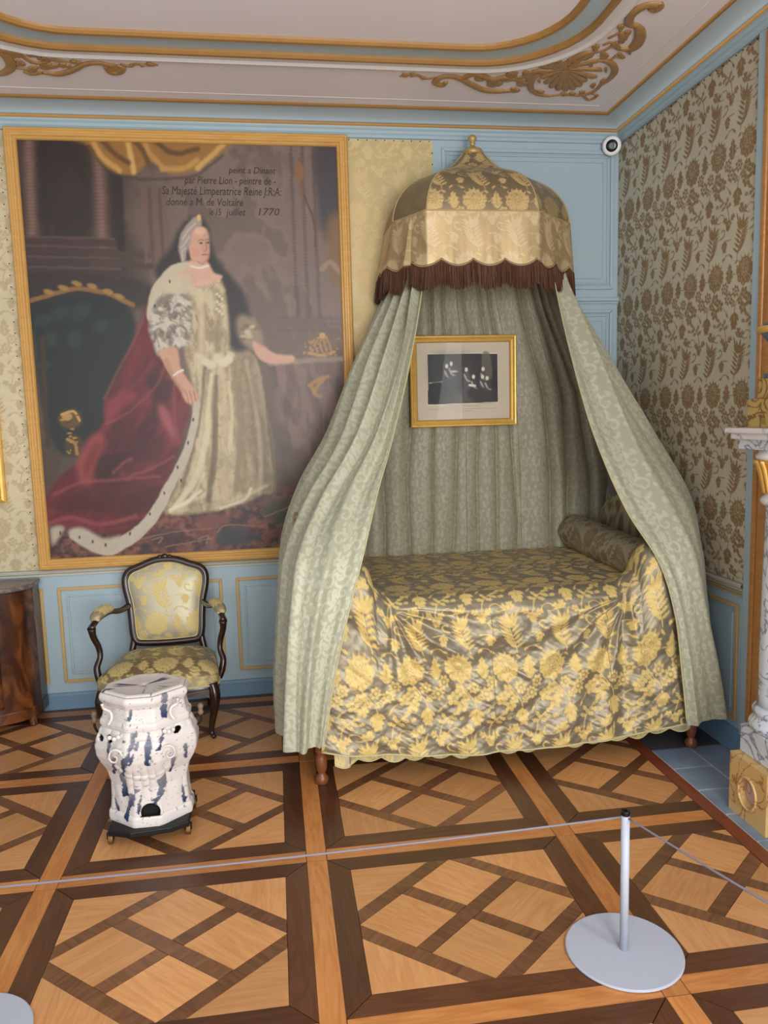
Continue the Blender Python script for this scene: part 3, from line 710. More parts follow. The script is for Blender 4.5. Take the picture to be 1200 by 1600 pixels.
# valance with scalloped lower edge
nz_ = 44
lob = np.abs(np.sin((arc+.04)*PI/.165))
vb = 2.372-.034*lob**.8
P = np.zeros((len(W), nz_, 3))
t = np.linspace(0, 1, nz_)
out = np.array([0.0]*len(W))
tang = np.gradient(W, axis=0); nrm = np.stack([tang[:, 1], -tang[:, 0]], -1); nrm /= np.linalg.norm(nrm, axis=1)[:, None]; nrm *= np.sign((nrm*(W-np.array([0, CY]))).sum(1))[:, None]
wav = .010*(fbm(arc*7, arc*0, 91)-.5)*2+.005*np.sin(arc*31)
for j in range(nz_):
    q = W+nrm*(.004+(wav*t[j]+(.012+.038*(W[:, 0] < -.4))*t[j])[:, None]); P[:, j, 0] = CX+q[:, 0]; P[:, j, 1] = q[:, 1]; P[:, j, 2] = 2.608+(vb-2.608)*t[j]
mk = D.at(np.broadcast_to(arc[:, None], P.shape[:2])*1.0, P[..., 2])*.55
val = grid('valance', P, dye(mk, (198, 172, 128), (222, 202, 164), (fbm(AA[:, :1]*9+0*t, P[..., 2]*9, 95)-.5)*.35), SATIN, can)
MB().tube(P[::2, -1], .004, 6).build('edge_cord', CPIPE, val, smooth=True)
MB().tube(P[::4, 0], .0035, 6).build('top_cord', CPIPE, val, smooth=True)
# fringe of loose threads
fb_ = MB(); nst = 1100
ss = np.linspace(0, arc[-1], nst)
ex, ey, ez = (np.interp(ss, arc, P[:, -1, k]) for k in range(3))
nx, ny = np.interp(ss, arc, nrm[:, 0]), np.interp(ss, arc, nrm[:, 1])
for i in range(nst):
    for lay in range(2):
        l = .122+random.uniform(-.016, .008); r = .0019
        x, y, z = ex[i]-nx[i]*.004*lay, ey[i]-ny[i]*.004*lay, ez[i]+.006
        dx, dy = random.gauss(0, .005)+nx[i]*.006, random.gauss(0, .004)+ny[i]*.006
        a = random.random()*PI
        V = []
        for (f, k) in ((0, 1), (.5, 1.1), (1, .7)):
            for q in range(3): V.append((x+dx*f+r*k*math.cos(a+q*2.1), y+dy*f+r*k*math.sin(a+q*2.1), z-l*f))
        fb_.add(V, [(k*3+q, k*3+(q+1) % 3, k*3+3+(q+1) % 3, k*3+3+q) for k in range(2) for q in range(3)])
setp(fb_.build('fringe', FRINGE, can), kind='stuff')
MB().tube(P[::2, -1]-np.array([0, 0, .006]), .006, 6).build('fringe_heading', FRINGE, can, smooth=True)
fin = plain('gilded_finial', (186, 156, 100), .4, .3, var=.3, scale=60)
MB().lathe([(.052, 2.997), (.056, 3.004), (.056, 3.017), (.048, 3.025), (.040, 3.029), (.024, 3.036), (.014, 3.044), (.012, 3.052), (.018, 3.057), (.012, 3.062), (.016, 3.067), (.022, 3.076), (.024, 3.086), (.020, 3.096), (.010, 3.103), (.001, 3.105)], CX, CY, 22).build('finial', fin, can, smooth=True)
MB().prism([(CX+p[0]*.96, p[1]*.96-.01) for p in plan], 2.592, 2.6).build('tester_lining', LINING, can)

# ------------------------------------------------------------------ curtains
def sheet(rows, nu, nv):
    "rows: [levels][points across] -> smooth surface [nu across, nv down]"
    R = np.array([spline(r, nu) for r in rows])       # level x nu x 3
    return np.transpose(spline(R, nv), (1, 0, 2))
def normals(P):
    a = np.gradient(P, axis=0); b = np.gradient(P, axis=1); n = np.cross(a, b); return n/(np.linalg.norm(n, axis=-1, keepdims=True)+1e-9)
def arclen(P, axis):
    dd = np.linalg.norm(np.diff(P, axis=axis), axis=-1); z = np.zeros_like(np.take(dd, [0], axis=axis))
    return np.concatenate([z, np.cumsum(dd, axis=axis)], axis=axis)
G0, G1 = (164, 164, 140), (192, 191, 167)
SIDE = 1
def curtain(name, rows, seed, label, folds, swap, grp, nu=280, nv=440, lining=True):
    P = sheet(rows, nu, nv)
    s = np.linspace(0, 1, nu)[:, None]; t = np.linspace(0, 1, nv)[None, :]
    n = normals(P)
    ph = s*folds+.55*fbm(s*4+0*t, t*2+0*s, seed)+.25*np.sin(t*3+s*5)
    amp = (.021*(1-sstep(.22, .62, t))*sstep(.0, .2, t)+.010+.010*sstep(.75, 1, t))*sstep(0, .05, s)*sstep(1, .93, s)
    f = amp*(np.sin(2*PI*ph)+.35*np.sin(4*PI*ph+1.3))+.012*(fbm(s*7+t*2, t*3+0*s, seed+3)-.5)*sstep(.1, .4, t)
    P = P+n*f[..., None]*swap
    P[..., 0] = np.minimum(P[..., 0], -.012); P[..., 1] = np.minimum(P[..., 1], -.018)
    aw = arclen(P, 0).max()
    wid = 1.15
    mk = S.at((1-s)*wid+0*t, -arclen(P, 1).mean(0)[None, :]+0*s)
    root = setp(thing(name, label, 'curtain', (P[..., 0].mean(), P[..., 1].mean(), P[..., 2].min())), group=grp)
    grid('drape', P, dye(mk*.75, G0, G1, (fbm(s*9+0*t, t*9+0*s, seed+7)-.5)*.10), DAMASK, root, flip=swap < 0)
    if lining:
        Q = (P+n*.007*swap*SIDE)[::3, ::3]; grid('lining', Q, None, LINING, root)
    MB().tube(P[-1, ::5], .0032, 6).build('edge_cord', PIPING, root, smooth=True)
    return P
ed = lambda px, y: U(px, 1, y)
rows = []
Lrow = [  # (wall, side, front corner, inner edge)
 [(-1.34, -.03, 2.50), (-1.345, -.20, 2.50), (-1.31, -.32, 2.50), (-1.24, -.43, 2.50)],
 [(-1.39, -.03, 2.26), (-1.385, -.22, 2.26), (-1.34, -.36, 2.26), ed((662, 436), -.46)],
 [(-1.57, -.085, 1.86), (-1.60, -.36, 1.84), (-1.52, -.62, 1.86), ed((642, 560), -.66)],
 [(-1.73, -.085, 1.52), (-1.76, -.45, 1.50), (-1.68, -.80, 1.50), ed((615, 680), -.90)],
 [(-1.90, -.085, 1.26), (-1.94, -.55, 1.24), (-1.88, -.98, 1.22), ed((590, 770), -1.10)],
 [(-2.00, -.085, 1.02), (-2.04, -.60, 1.00), (-2.00, -1.16, 1.00), ed((568, 866), -1.24)],
 [(-2.03, -.085, .74), (-2.07, -.62, .74), (-2.045, -1.22, .73), ed((543, 965), -1.295)],
 [(-2.05, -.085, .45), (-2.09, -.62, .45), (-2.065, -1.24, .46), ed((522, 1065), -1.31)],
 [(-2.06, -.085, .20), (-2.10, -.62, .19), (-2.07, -1.25, .19), ed((507, 1166), -1.31)]]
curtain('bed_curtain', Lrow, 101, 'sage damask side curtain draped over the bed end beside the portrait', 6.5, 1, 'bed curtains')
Rrow = [
 [(-.47, -.03, 2.50), (-.46, -.14, 2.50), (-.455, -.27, 2.50), (-.58, -.42, 2.50)],
 [(-.45, -.03, 2.26), (-.44, -.16, 2.26), (-.43, -.29, 2.26), ed((866, 436), -.46)],
 [(-.30, -.03, 1.84), (-.28, -.30, 1.82), ed((948, 565), -.55), ed((890, 545), -.64)],
 [(-.17, -.03, 1.50), (-.13, -.42, 1.48), ed((1012, 675), -.78), ed((925, 670), -.86)],
 [(-.08, -.03, 1.22), (-.05, -.52, 1.20), ed((1075, 775), -1.04), ed((975, 790), -1.06)],
 [(-.05, -.03, 1.00), (-.03, -.60, .98), ed((1097, 850), -1.17), ed((1030, 880), -1.22)],
 [(-.04, -.03, .72), (-.02, -.62, .72), ed((1108, 935), -1.21), ed((1055, 965), -1.28)],
 [(-.04, -.03, .44), (-.02, -.62, .44), ed((1119, 1025), -1.235), ed((1065, 1050), -1.30)],
 [(-.04, -.03, .18), (-.02, -.62, .18), ed((1128, 1112), -1.25), ed((1073, 1134), -1.30)]]
curtain('bed_curtain', Rrow, 131, 'sage damask side curtain draped over the bed end beside the fireplace', 4.5, -1, 'bed curtains')
# back curtain
nu, nv = 400, 250
s = np.linspace(0, 1, nu)[:, None]; t = np.linspace(0, 1, nv)[None, :]
z = 2.5+(.70-2.5)*t+0*s
xl = np.interp(z, [.70, 1.2, 1.7, 2.5], [-1.575, -1.57, -1.50, -1.38]); xr = np.interp(z, [.70, 1.2, 1.7, 2.2, 2.5], [-.05, -.05, -.14, -.36, -.46])
x = xl+(xr-xl)*s
ph = s*11+2.2*fbm(s*5+0*t, t*.7+0*s, 151)+.3*fbm(s*11+0*t, t*2.5+0*s, 153)
fold = np.abs(np.sin(PI*ph))**.45*2-1
am = .006+.016*fbm(s*8+0*t, t*1.2+0*s, 155)+.016*sstep(.55, .85, s)
yb_ = -.050-am*fold-.014*sstep(.6, 1, t)-.010*fbm(s*5+0*t, t*3+0*s, 159)
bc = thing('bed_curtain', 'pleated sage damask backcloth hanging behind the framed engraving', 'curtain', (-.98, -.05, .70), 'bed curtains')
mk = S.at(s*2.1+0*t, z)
grid('drape', np.stack([x, yb_, z], -1), dye(mk*.75, (138, 134, 111), (158, 153, 128)), DAMASK, bc, flip=True)  # darker colours than the side curtains paint in the backcloth's deeper shade
for xs_ in (.27, .40, .62, .80):
    i = int(xs_*nu); Q = np.stack([x, yb_, z], -1)[i, ::8]+np.array([0, -.001, 0]); MB().tube(Q, .0013, 4).build('seam', plain('sage_seam', (120, 116, 96), .7), bc)

# ------------------------------------------------------------------ painted pictures (flat paint on canvas, held as a colour attribute)
class Paint:
    def __init__(s, n, m, frm, to):
        "n x m colour samples; frm: 4 reference corners (TL, TR, BR, BL) in the picture's sketch coordinates"
        s.n, s.m = n, m
        a, b = np.meshgrid(np.linspace(0, 1, n), np.linspace(0, 1, m), indexing='ij')
        tl, tr, br, bl = (np.asarray(q, float) for q in frm)
        q = (tl*((1-a)*(1-b))[..., None]+tr*(a*(1-b))[..., None]+br*(a*b)[..., None]+bl*((1-a)*b)[..., None])
        s.x, s.y = q[..., 0], q[..., 1]; s.a, s.b = a, b
        s.c = np.zeros((n, m, 3))
    def wobble(s, amp):
        s.x = s.x+(fbm(s.a*38, s.b*48, 301)-.5)*2*amp; s.y = s.y+(fbm(s.a*38+50, s.b*48, 305)-.5)*2*amp
    def folds(s, m, ang, sl, ss_, light, dark, op, seed, bend=0.0):
        "painted modelling: streaks along ang inside mask m"
        u_ = s.x*math.cos(ang)+s.y*math.sin(ang); v_ = -s.x*math.sin(ang)+s.y*math.cos(ang)
        v_ = v_+bend*(fbm(s.x*.012, s.y*.012, seed+4)-.5)*60
        n = fbm(u_*sl, v_*ss_, seed, 3); n = np.clip((n-.5)*3.2+.5, 0, 1)
        s.lay(m*sstep(.55, .95, n), light, op); s.lay(m*sstep(.45, .08, n), dark, op)
    def fill(s, c): s.c[:] = lin(c)
    def inside(s, P):
        P = np.asarray(P, float); r = np.zeros(s.x.shape, bool)
        x0, y0 = P.min(0)-1; x1, y1 = P.max(0)+1
        sel = (s.x > x0) & (s.x < x1) & (s.y > y0) & (s.y < y1); X, Y = s.x[sel], s.y[sel]; k = np.zeros(X.shape, bool)
        for i in range(len(P)):
            (ax, ay), (bx, by) = P[i], P[i-1]
            if ay == by: continue
            k ^= ((ay > Y) != (by > Y)) & (X < (bx-ax)*(Y-ay)/(by-ay)+ax)
        r[sel] = k; return r.astype(float)
    def blur(s, m, k):
        for _ in range(2):
            for ax in (0, 1):
                if k < 1: continue
                p = np.pad(m, [(k+1, k) if q == ax else (0, 0) for q in (0, 1)], mode='edge'); cs = np.cumsum(p, axis=ax)
                m = (np.take(cs, range(2*k+1, cs.shape[ax]), ax)-np.take(cs, range(0, cs.shape[ax]-2*k-1), ax))/(2*k+1)
        return m
    def lay(s, m, c, op=1.0): s.c += (lin(c)-s.c)*(np.clip(m, 0, 1)*op)[..., None]
    def shape(s, P, c, soft=1, op=1.0, curve=True, tex=0.0, seed=1):
        P = loopspline(P, len(P)*6) if curve else np.asarray(P, float)
        m_ = s.blur(s.inside(P), soft)
        if tex: m_ = m_*(1-tex*2*np.clip(fbm(s.x*.09, s.y*.09, seed)-.25, 0, 1))
        s.lay(m_, c, op); return m_
    def stroke(s, P, wd, c, soft=1.0, op=1.0):
        P = spline(P, 16*len(P)); dmin = np.full(s.x.shape, 1e9)
        W = np.interp(np.linspace(0, 1, len(P)), np.linspace(0, 1, len(np.atleast_1d(wd))), np.atleast_1d(wd)) if np.ndim(wd) else np.full(len(P), wd)
        x0, y0 = P.min(0)-W.max()*2-4; x1, y1 = P.max(0)+W.max()*2+4
        sel = (s.x > x0) & (s.x < x1) & (s.y > y0) & (s.y < y1); X, Y = s.x[sel], s.y[sel]; dd = np.full(X.shape, 1e9)
        for (px_, py_), w0 in zip(P, W): dd = np.minimum(dd, np.hypot(X-px_, Y-py_)-w0)
        dmin[sel] = dd
        s.lay(1-sstep(-soft, soft, dmin), c, op)
    def ell(s, x, y, rx, ry, c, soft=.25, op=1.0, rot=0.0):
        dx, dy = s.x-x, s.y-y; u_, v_ = dx*math.cos(rot)+dy*math.sin(rot), -dx*math.sin(rot)+dy*math.cos(rot)
        s.lay(1-sstep(1-soft, 1+soft, np.hypot(u_/rx, v_/ry)), c, op)
    def out(s, origin, ux, uz, tex=.12, seed=5):
        nz = (fbm(s.a*60, s.b*80, seed)-.5)*tex+(np.random.default_rng(seed).random(s.a.shape)-.5)*tex*.6
        c = np.clip(s.c*(1+nz[..., None]), 0, 1)
        P = np.asarray(origin)+s.a[..., None]*np.asarray(ux)+s.b[..., None]*np.asarray(uz)
        return P, np.concatenate([c, np.ones(s.a.shape+(1,))], -1)
def paintmat(name, rough, bump):
    m, N, L, b = newmat(name)
    at = N.new('ShaderNodeAttribute'); at.attribute_name = 'Col'; L.new(at.outputs['Color'], b.inputs['Base Color']); b.inputs['Roughness'].default_value = rough
    if bump:
        tc = N.new('ShaderNodeTexCoord'); n = N.new('ShaderNodeTexNoise'); n.inputs['Scale'].default_value = 260; n.inputs['Detail'].default_value = 3; L.new(tc.outputs['Object'], n.inputs['Vector'])
        bp = N.new('ShaderNodeBump'); bp.inputs['Strength'].default_value = bump; bp.inputs['Distance'].default_value = .002; L.new(n.outputs['Fac'], bp.inputs['Height']); L.new(bp.outputs[0], b.inputs['Normal'])
    return m

# portrait: canvas inside a plain gilt frame
FX0, FX1, FZ0, FZ1, FY = -3.366, -1.594, .809, 3.125, -.035
FW = .060
pt = Paint(450, 580, [(20, 215), (528, 226), (541, 866), (78, 878)], None)
pt.wobble(1.3)
pt.fill((84, 68, 58))
pt.shape([(260, 180), (560, 180), (560, 620), (260, 620)], (124, 105, 94), 60)
pt.shape([(0, 200), (150, 200), (190, 480), (0, 480)], (54, 42, 36), 14)
allm = np.ones(pt.x.shape)
pt.folds(allm, 1.2, .02, .03, (112, 92, 80), (60, 48, 42), .35, 401)
# columns
for (x0, x1, yb_, tilt) in ((24, 64, 366, .02), (126, 176, 386, .03)):
    for i in range(11):
        f = i/10; sh = .55+.75*math.exp(-((f-.38)/.22)**2)-.25*f
        xx = x0+(x1-x0)*f
        pt.stroke([(xx, 205), (xx+8, yb_)], (x1-x0)/16, tuple(np.clip(np.array((112, 86, 76))*sh, 0, 255)), 4)
pt.shape([(66, 205), (124, 205), (132, 360), (74, 360)], (46, 36, 33), 6, .85)
for (x0, x1, y) in ((34, 168, 366), (34, 172, 380), (34, 176, 396), (40, 180, 412)): pt.stroke([(x0, y), ((x0+x1)/2, y+3), (x1, y+6)], 6, (66, 50, 46), 3); pt.stroke([(x0, y-5), ((x0+x1)/2, y-3), (x1, y)], 1.6, (98, 76, 68), 2, .8)
pt.shape([(36, 418), (180, 424), (230, 440), (230, 470), (40, 470)], (48, 38, 36), 4, .9)
for (x0, y0, x1, y1) in ((138, 386, 222, 392), (138, 400, 226, 408)): pt.stroke([(x0, y0), (x1, y1)], 5, (72, 55, 50), 3)
for x in (214, 224, 232, 240, 248): pt.stroke([(x, 290), (x+2, 340), (x+6, 400)], 3.2, (112, 84, 76) if int(x) % 16 else (88, 66, 60), 2.5, .8)
# pilaster and drapery on the far side
for i, x in enumerate((444, 452, 460, 470, 480, 488)): pt.stroke([(x, 226), (x+3, 360), (x+8, 490)], 3, (118, 98, 92) if i % 2 == 0 else (86, 70, 66), 2.5, .8)
pt.shape([(490, 222), (530, 224), (532, 320), (510, 372), (496, 330)], (58, 52, 60), 4, .9)
pt.shape([(508, 350), (530, 330), (536, 410), (534, 440), (512, 430)], (122, 92, 56), 4, .85); pt.stroke([(500, 415), (515, 404), (530, 420)], 4, (150, 132, 108), 2, .7)
for y in (492, 500, 510): pt.stroke([(430, y), (535, y+2)], 3, (100, 84, 76), 3, .7)
pt.stroke([(466, 245), (468, 300)], 3, (120, 82, 52), 2, .7); pt.ell(465, 265, 8, 14, (132, 96, 62)); pt.stroke([(472, 300), (488, 340), (490, 380)], 1.6, (96, 66, 48), 1)
# swag of gold drapery
pt.shape([(118, 212), (345, 214), (350, 226), (322, 248), (296, 262), (262, 268), (240, 254), (222, 250), (205, 266), (180, 268), (158, 258), (140, 240), (126, 222)], (150, 108, 52), 2)
for P_, c_ in (([(135, 216), (150, 240), (178, 262)], (196, 152, 84)), ([(190, 216), (196, 244), (200, 264)], (206, 166, 100)), ([(150, 216), (172, 238), (192, 250)], (98, 66, 30)), ([(215, 216), (226, 238), (244, 256)], (184, 140, 76)), ([(300, 258), (322, 240), (342, 222)], (202, 160, 92)), ([(245, 260), (280, 258), (300, 246)], (186, 142, 78)), ([(230, 216), (262, 236), (300, 230)], (92, 64, 34)), ([(200, 216), (214, 232), (222, 250)], (96, 66, 32))): pt.stroke(P_, 4, c_, 3, .9)
pt.stroke([(130, 225), (160, 262), (205, 274), (260, 274), (300, 268), (340, 240)], 2, (54, 42, 38), 3, .7)
# dark green armchair at the left
pt.shape([(44, 470), (75, 456), (115, 450), (160, 456), (196, 476), (206, 540), (190, 620), (150, 690), (92, 705), (64, 640), (50, 540)], (26, 36, 34), 3)
pt.stroke([(42, 460), (75, 450), (115, 442), (160, 450), (198, 468)], 3.5, (132, 98, 52), 1.5)
for x, y in ((70, 446), (92, 440), (112, 434), (136, 438), (160, 447), (178, 454)): pt.ell(x, y, 8, 4, (160, 122, 68), .4, .9, .3)
for x, y, r in ((62, 490, 12), (88, 480, 14), (75, 520, 12), (120, 476, 16), (110, 520, 14), (64, 560, 10), (150, 500, 12)): pt.ell(x, y, r, r*.7, (48, 68, 60), .6, .55, x*.1)
pt.stroke([(62, 520), (66, 600), (72, 690)], 4, (60, 46, 36), 3)
pt.ell(104, 648, 17, 15, (96, 72, 36)); pt.ell(100, 644, 8, 6, (176, 136, 76)); pt.ell(110, 690, 14, 18, (70, 54, 32)); pt.stroke([(92, 640), (110, 636), (118, 650)], 2, (190, 150, 86), 1); pt.stroke([(100, 680), (112, 688), (116, 704)], 2.4, (160, 120, 66), 1)
# carpet and floor
pt.shape([(60, 770), (430, 770), (560, 720), (560, 900), (60, 900)], (72, 50, 48), 8)
pt.shape([(200, 830), (330, 800), (460, 775), (540, 790), (545, 850), (420, 858), (300, 870), (190, 880)], (104, 58, 54), 5, .9, tex=.5, seed=3)
mm = pt.blur(pt.inside([(60, 800), (430, 775), (560, 730), (560, 900), (60, 900)]), 8)
pt.folds(mm, .2, .07, .09, (128, 74, 62), (44, 42, 48), .65, 441); pt.folds(mm, 1.0, .13, .13, (140, 104, 80), (40, 34, 38), .4, 447)
for P_, c_ in (([(330, 835), (370, 828), (400, 852), (360, 864), (325, 862)], (46, 52, 62)), ([(400, 800), (440, 780), (460, 800), (440, 830), (410, 822)], (64, 70, 56)), ([(232, 838), (262, 830), (290, 850), (262, 866), (225, 862)], (70, 44, 46)), ([(290, 815), (330, 808), (350, 824), (310, 836)], (120, 70, 60))): pt.shape(P_, c_, 2, .85, False)
for P_ in ([(205, 850), (260, 838), (330, 832)], [(330, 840), (345, 828), (400, 832)], [(250, 862), (320, 850)], [(405, 815), (440, 802), (455, 788)], [(300, 850), (316, 846), (312, 858)], [(230, 850), (245, 846), (240, 856)]): pt.stroke(P_, 1.2, (150, 112, 88), 1, .7)
# table with crown at the right
mm = pt.shape([(412, 562), (470, 552), (545, 548), (548, 700), (480, 720), (440, 690), (425, 620)], (108, 84, 76), 6, .9)
pt.folds(mm, 1.4, .02, .07, (134, 108, 96), (78, 58, 56), .6, 471)
pt.stroke([(414, 564), (470, 560), (545, 558)], 4, (150, 130, 112), 3, .8)
for P_ in ([(478, 600), (492, 592), (508, 586)], [(486, 612), (492, 600), (500, 592)], [(482, 604), (490, 616), (496, 618)]): pt.stroke(P_, 3.2, (172, 130, 70), 2, .8)
pt.ell(500, 536, 24, 14, (128, 100, 68), .7, .7)
for x in (482, 490, 498, 506, 514): pt.stroke([(x+1, 546), (x-2, 534), (x+(500-x)*.6, 522)], 1.5, (170, 134, 84), 1.2, .75)
pt.stroke([(478, 548), (500, 552), (520, 547)], 2.4, (180, 140, 80), 1, .9); pt.ell(500, 520, 5, 5, (190, 150, 92))
# crimson mantle
mm = pt.shape([(226, 452), (206, 516), (182, 572), (158, 620), (156, 652), (134, 686), (120, 716), (92, 738), (74, 768), (72, 812), (110, 828), (158, 838), (190, 842), (232, 802), (256, 748), (272, 690), (286, 636), (276, 596), (252, 560), (240, 530), (232, 500)], (96, 26, 34), 2)
pt.folds(mm, 2.1, .012, .045, (124, 46, 52), (64, 16, 24), .5, 411, 1.0)
for P_, w0, c_ in (([(212, 520), (196, 570), (172, 630), (162, 650)], 6, (134, 52, 56)), ([(244, 560), (216, 600), (186, 640), (150, 690)], 7, (58, 14, 22)), ([(262, 590), (240, 650), (216, 690), (170, 720)], 7, (62, 14, 22)), ([(240, 620), (258, 668), (262, 690)], 5, (146, 66, 68)), ([(228, 560), (206, 590), (180, 606)], 4, (138, 54, 60)), ([(158, 690), (130, 730), (120, 760)], 7, (132, 48, 52)), ([(150, 700), (136, 740), (128, 764)], 4, (52, 12, 18)), ([(262, 700), (230, 740), (160, 756), (100, 760)], 7, (66, 16, 24)), ([(252, 750), (200, 768), (130, 764), (80, 790)], 6, (126, 42, 48)), ([(236, 786), (180, 800), (120, 792), (80, 810)], 6, (60, 14, 22)), ([(220, 808), (170, 818), (110, 816)], 5, (136, 50, 56)), ([(214, 640), (200, 672), (178, 700)], 4, (128, 44, 50)), ([(196, 712), (180, 730), (192, 746)], 4, (140, 58, 62)), ([(206, 500), (190, 560), (168, 600)], 3, (120, 40, 46)), ([(190, 826), (160, 832), (130, 826)], 5, (128, 44, 50))): pt.stroke(P_, w0*.7, c_, 5, .45)
for P_, c_, op in (([(73, 786), (137, 758), (238, 758), (215, 786), (115, 800)], (70, 18, 26), .7), ([(137, 712), (197, 703), (183, 731), (151, 754)], (48, 13, 19), .85), ([(220, 580), (257, 593), (240, 648), (206, 676), (229, 625)], (52, 13, 20), .8), ([(160, 690), (214, 664), (250, 690), (230, 720), (180, 706)], (64, 16, 24), .7), ([(241, 625), (257, 648), (264, 682), (248, 662), (238, 641)], (158, 84, 84), .85), ([(158, 621), (192, 602), (204, 616), (183, 630), (160, 650)], (134, 52, 56), .8), ([(133, 680), (156, 676), (143, 722), (133, 758), (119, 745), (115, 717)], (148, 66, 66), .8), ([(140, 690), (150, 688), (138, 724), (130, 744), (126, 724)], (104, 30, 36), .7), ([(206, 512), (222, 486), (226, 540), (196, 590), (176, 600)], (110, 34, 40), .6)): pt.shape(P_, c_, 3, op)
for P_, w0 in (([(222, 470), (202, 520), (170, 584), (156, 616)], 1.3), ([(250, 560), (232, 600), (190, 640), (158, 656)], 1.0), ([(69, 818), (110, 809), (151, 822), (204, 809)], 2.4), ([(196, 714), (184, 722), (170, 736)], 1.6), ([(82, 770), (120, 752), (170, 748), (240, 744)], 1.6), ([(262, 596), (262, 640), (270, 690)], 1.2), ([(196, 742), (230, 730), (262, 712)], 1.4)): pt.stroke(P_, w0*1.3, (150, 74, 76), 3.2, .6)
# gown
SK = [(282, 532), (346, 534), (388, 552), (402, 610), (410, 690), (418, 768), (400, 776), (372, 790), (330, 802), (252, 806), (262, 772), (280, 720), (292, 650), (290, 590)]
pt.shape([(380, 552), (412, 580), (428, 680), (424, 770), (400, 782)], (92, 78, 64), 6, .8)
mm = pt.shape(SK, (172, 154, 120), 2)
pt.folds(mm, 1.5, .008, .085, (200, 184, 150), (132, 116, 90), .55, 421, .4)
pt.folds(mm, 1.45, .03, .16, (214, 198, 166), (146, 128, 100), .25, 427, .5)
pt.folds(mm, .6, .15, .15, (196, 178, 140), (150, 132, 100), .35, 431)
pt.lay(mm*pt.blur(pt.inside([(355, 530), (430, 540), (440, 800), (385, 800), (370, 650)]), 9), (96, 82, 64), .55)
for P_, w0, c_ in (([(300, 560), (306, 640), (296, 720), (270, 800)], 6, (206, 190, 156)), ([(318, 566), (324, 650), (322, 720), (316, 798)], 6, (118, 102, 76)), ([(336, 560), (342, 640), (340, 720), (336, 796)], 6, (192, 174, 138)), ([(356, 556), (368, 630), (372, 700), (372, 786)], 7, (136, 120, 92)), ([(376, 560), (392, 640), (398, 720), (396, 776)], 5, (190, 172, 136)), ([(290, 700), (276, 760), (258, 800)], 4, (120, 104, 80)), ([(308, 740), (290, 780), (260, 802)], 4, (214, 202, 172)), ([(346, 790), (376, 778), (408, 764)], 4, (208, 194, 160)), ([(280, 790), (310, 776), (322, 764)], 4, (216, 204, 176)), ([(384, 590), (404, 680), (408, 760)], 3, (120, 104, 82))): pt.stroke(P_, w0*.6, c_, 4, .6)
for P_, w0, c_ in (([(321, 580), (316, 630), (312, 685), (293, 754), (257, 802)], [3, 4, 5, 5, 3], (212, 198, 164)), ([(328, 584), (327, 650), (325, 717), (316, 786)], [3, 4, 5, 4], (104, 88, 64)), ([(348, 593), (353, 648), (349, 700)], 3, (206, 190, 152)), ([(362, 600), (366, 680), (360, 770)], 5, (140, 122, 92)), ([(257, 800), (284, 786), (303, 770)], 2.6, (222, 212, 188)), ([(335, 800), (372, 786), (382, 768)], 2.4, (218, 206, 178)), ([(408, 639), (418, 700), (421, 772)], 2.4, (120, 100, 76)), ([(298, 640), (292, 700), (276, 760)], 2.5, (120, 104, 78)), ([(310, 566), (306, 620), (298, 680)], 2.4, (110, 94, 70))): pt.stroke(P_, w0, c_, 2.5, .8)
for P_ in ([(300, 548), (318, 562), (330, 556), (326, 544)], [(332, 552), (345, 560), (352, 548)]): pt.stroke(P_, 5, (204, 192, 158), 3, .9)
for x, y in ((311, 560), (320, 566), (340, 562), (348, 556)): pt.ell(x, y, 7, 6, (212, 200, 168), .4, .8)
# dark veil behind the shoulders, bodice
pt.shape([(270, 352), (284, 336), (304, 332), (316, 346), (322, 372), (332, 400), (352, 424), (374, 452), (384, 500), (378, 540), (352, 540), (348, 500), (336, 440), (300, 410), (262, 410), (240, 430), (232, 410), (256, 380)], (46, 40, 40), 3)
pt.shape([(264, 418), (290, 432), (326, 428), (340, 440), (348, 500), (344, 540), (300, 546), (284, 530), (276, 480), (266, 446)], (178, 160, 126), 2)
mm = pt.blur(pt.inside([(268, 424), (326, 430), (342, 444), (346, 540), (300, 544), (282, 520)]), 2); pt.folds(mm, 1.5, .05, .12, (208, 194, 160), (130, 112, 84), .6, 461)
pt.stroke([(304, 446), (306, 500), (304, 540)], 5, (204, 188, 152), 5, .7); pt.stroke([(330, 448), (334, 500), (330, 540)], 5, (140, 122, 92), 5, .7)
for k in range(26):
    t_ = k/25; pt.ell(284+t_*48, 432+9*math.sin(t_*PI), 3, 2.4, (214, 200, 166) if k % 2 else (120, 104, 80), .5, .9)
for k in range(9): pt.ell(330+(k % 3)*4, 452+k*4, 2.6, 2.2, (214, 204, 178), .5, .8)
for k in range(40): pt.ell(470+rng.random()*62, 520+rng.random()*34, 1.2+rng.random()*2, 1.5, (176, 138, 82) if k % 3 else (92, 70, 50), .6, .6)
for k in range(26): pt.ell(90+rng.random()*30, 634+rng.random()*70, 1+rng.random()*2.4, 1.6, (186, 146, 80) if k % 2 else (60, 44, 26), .6, .7)
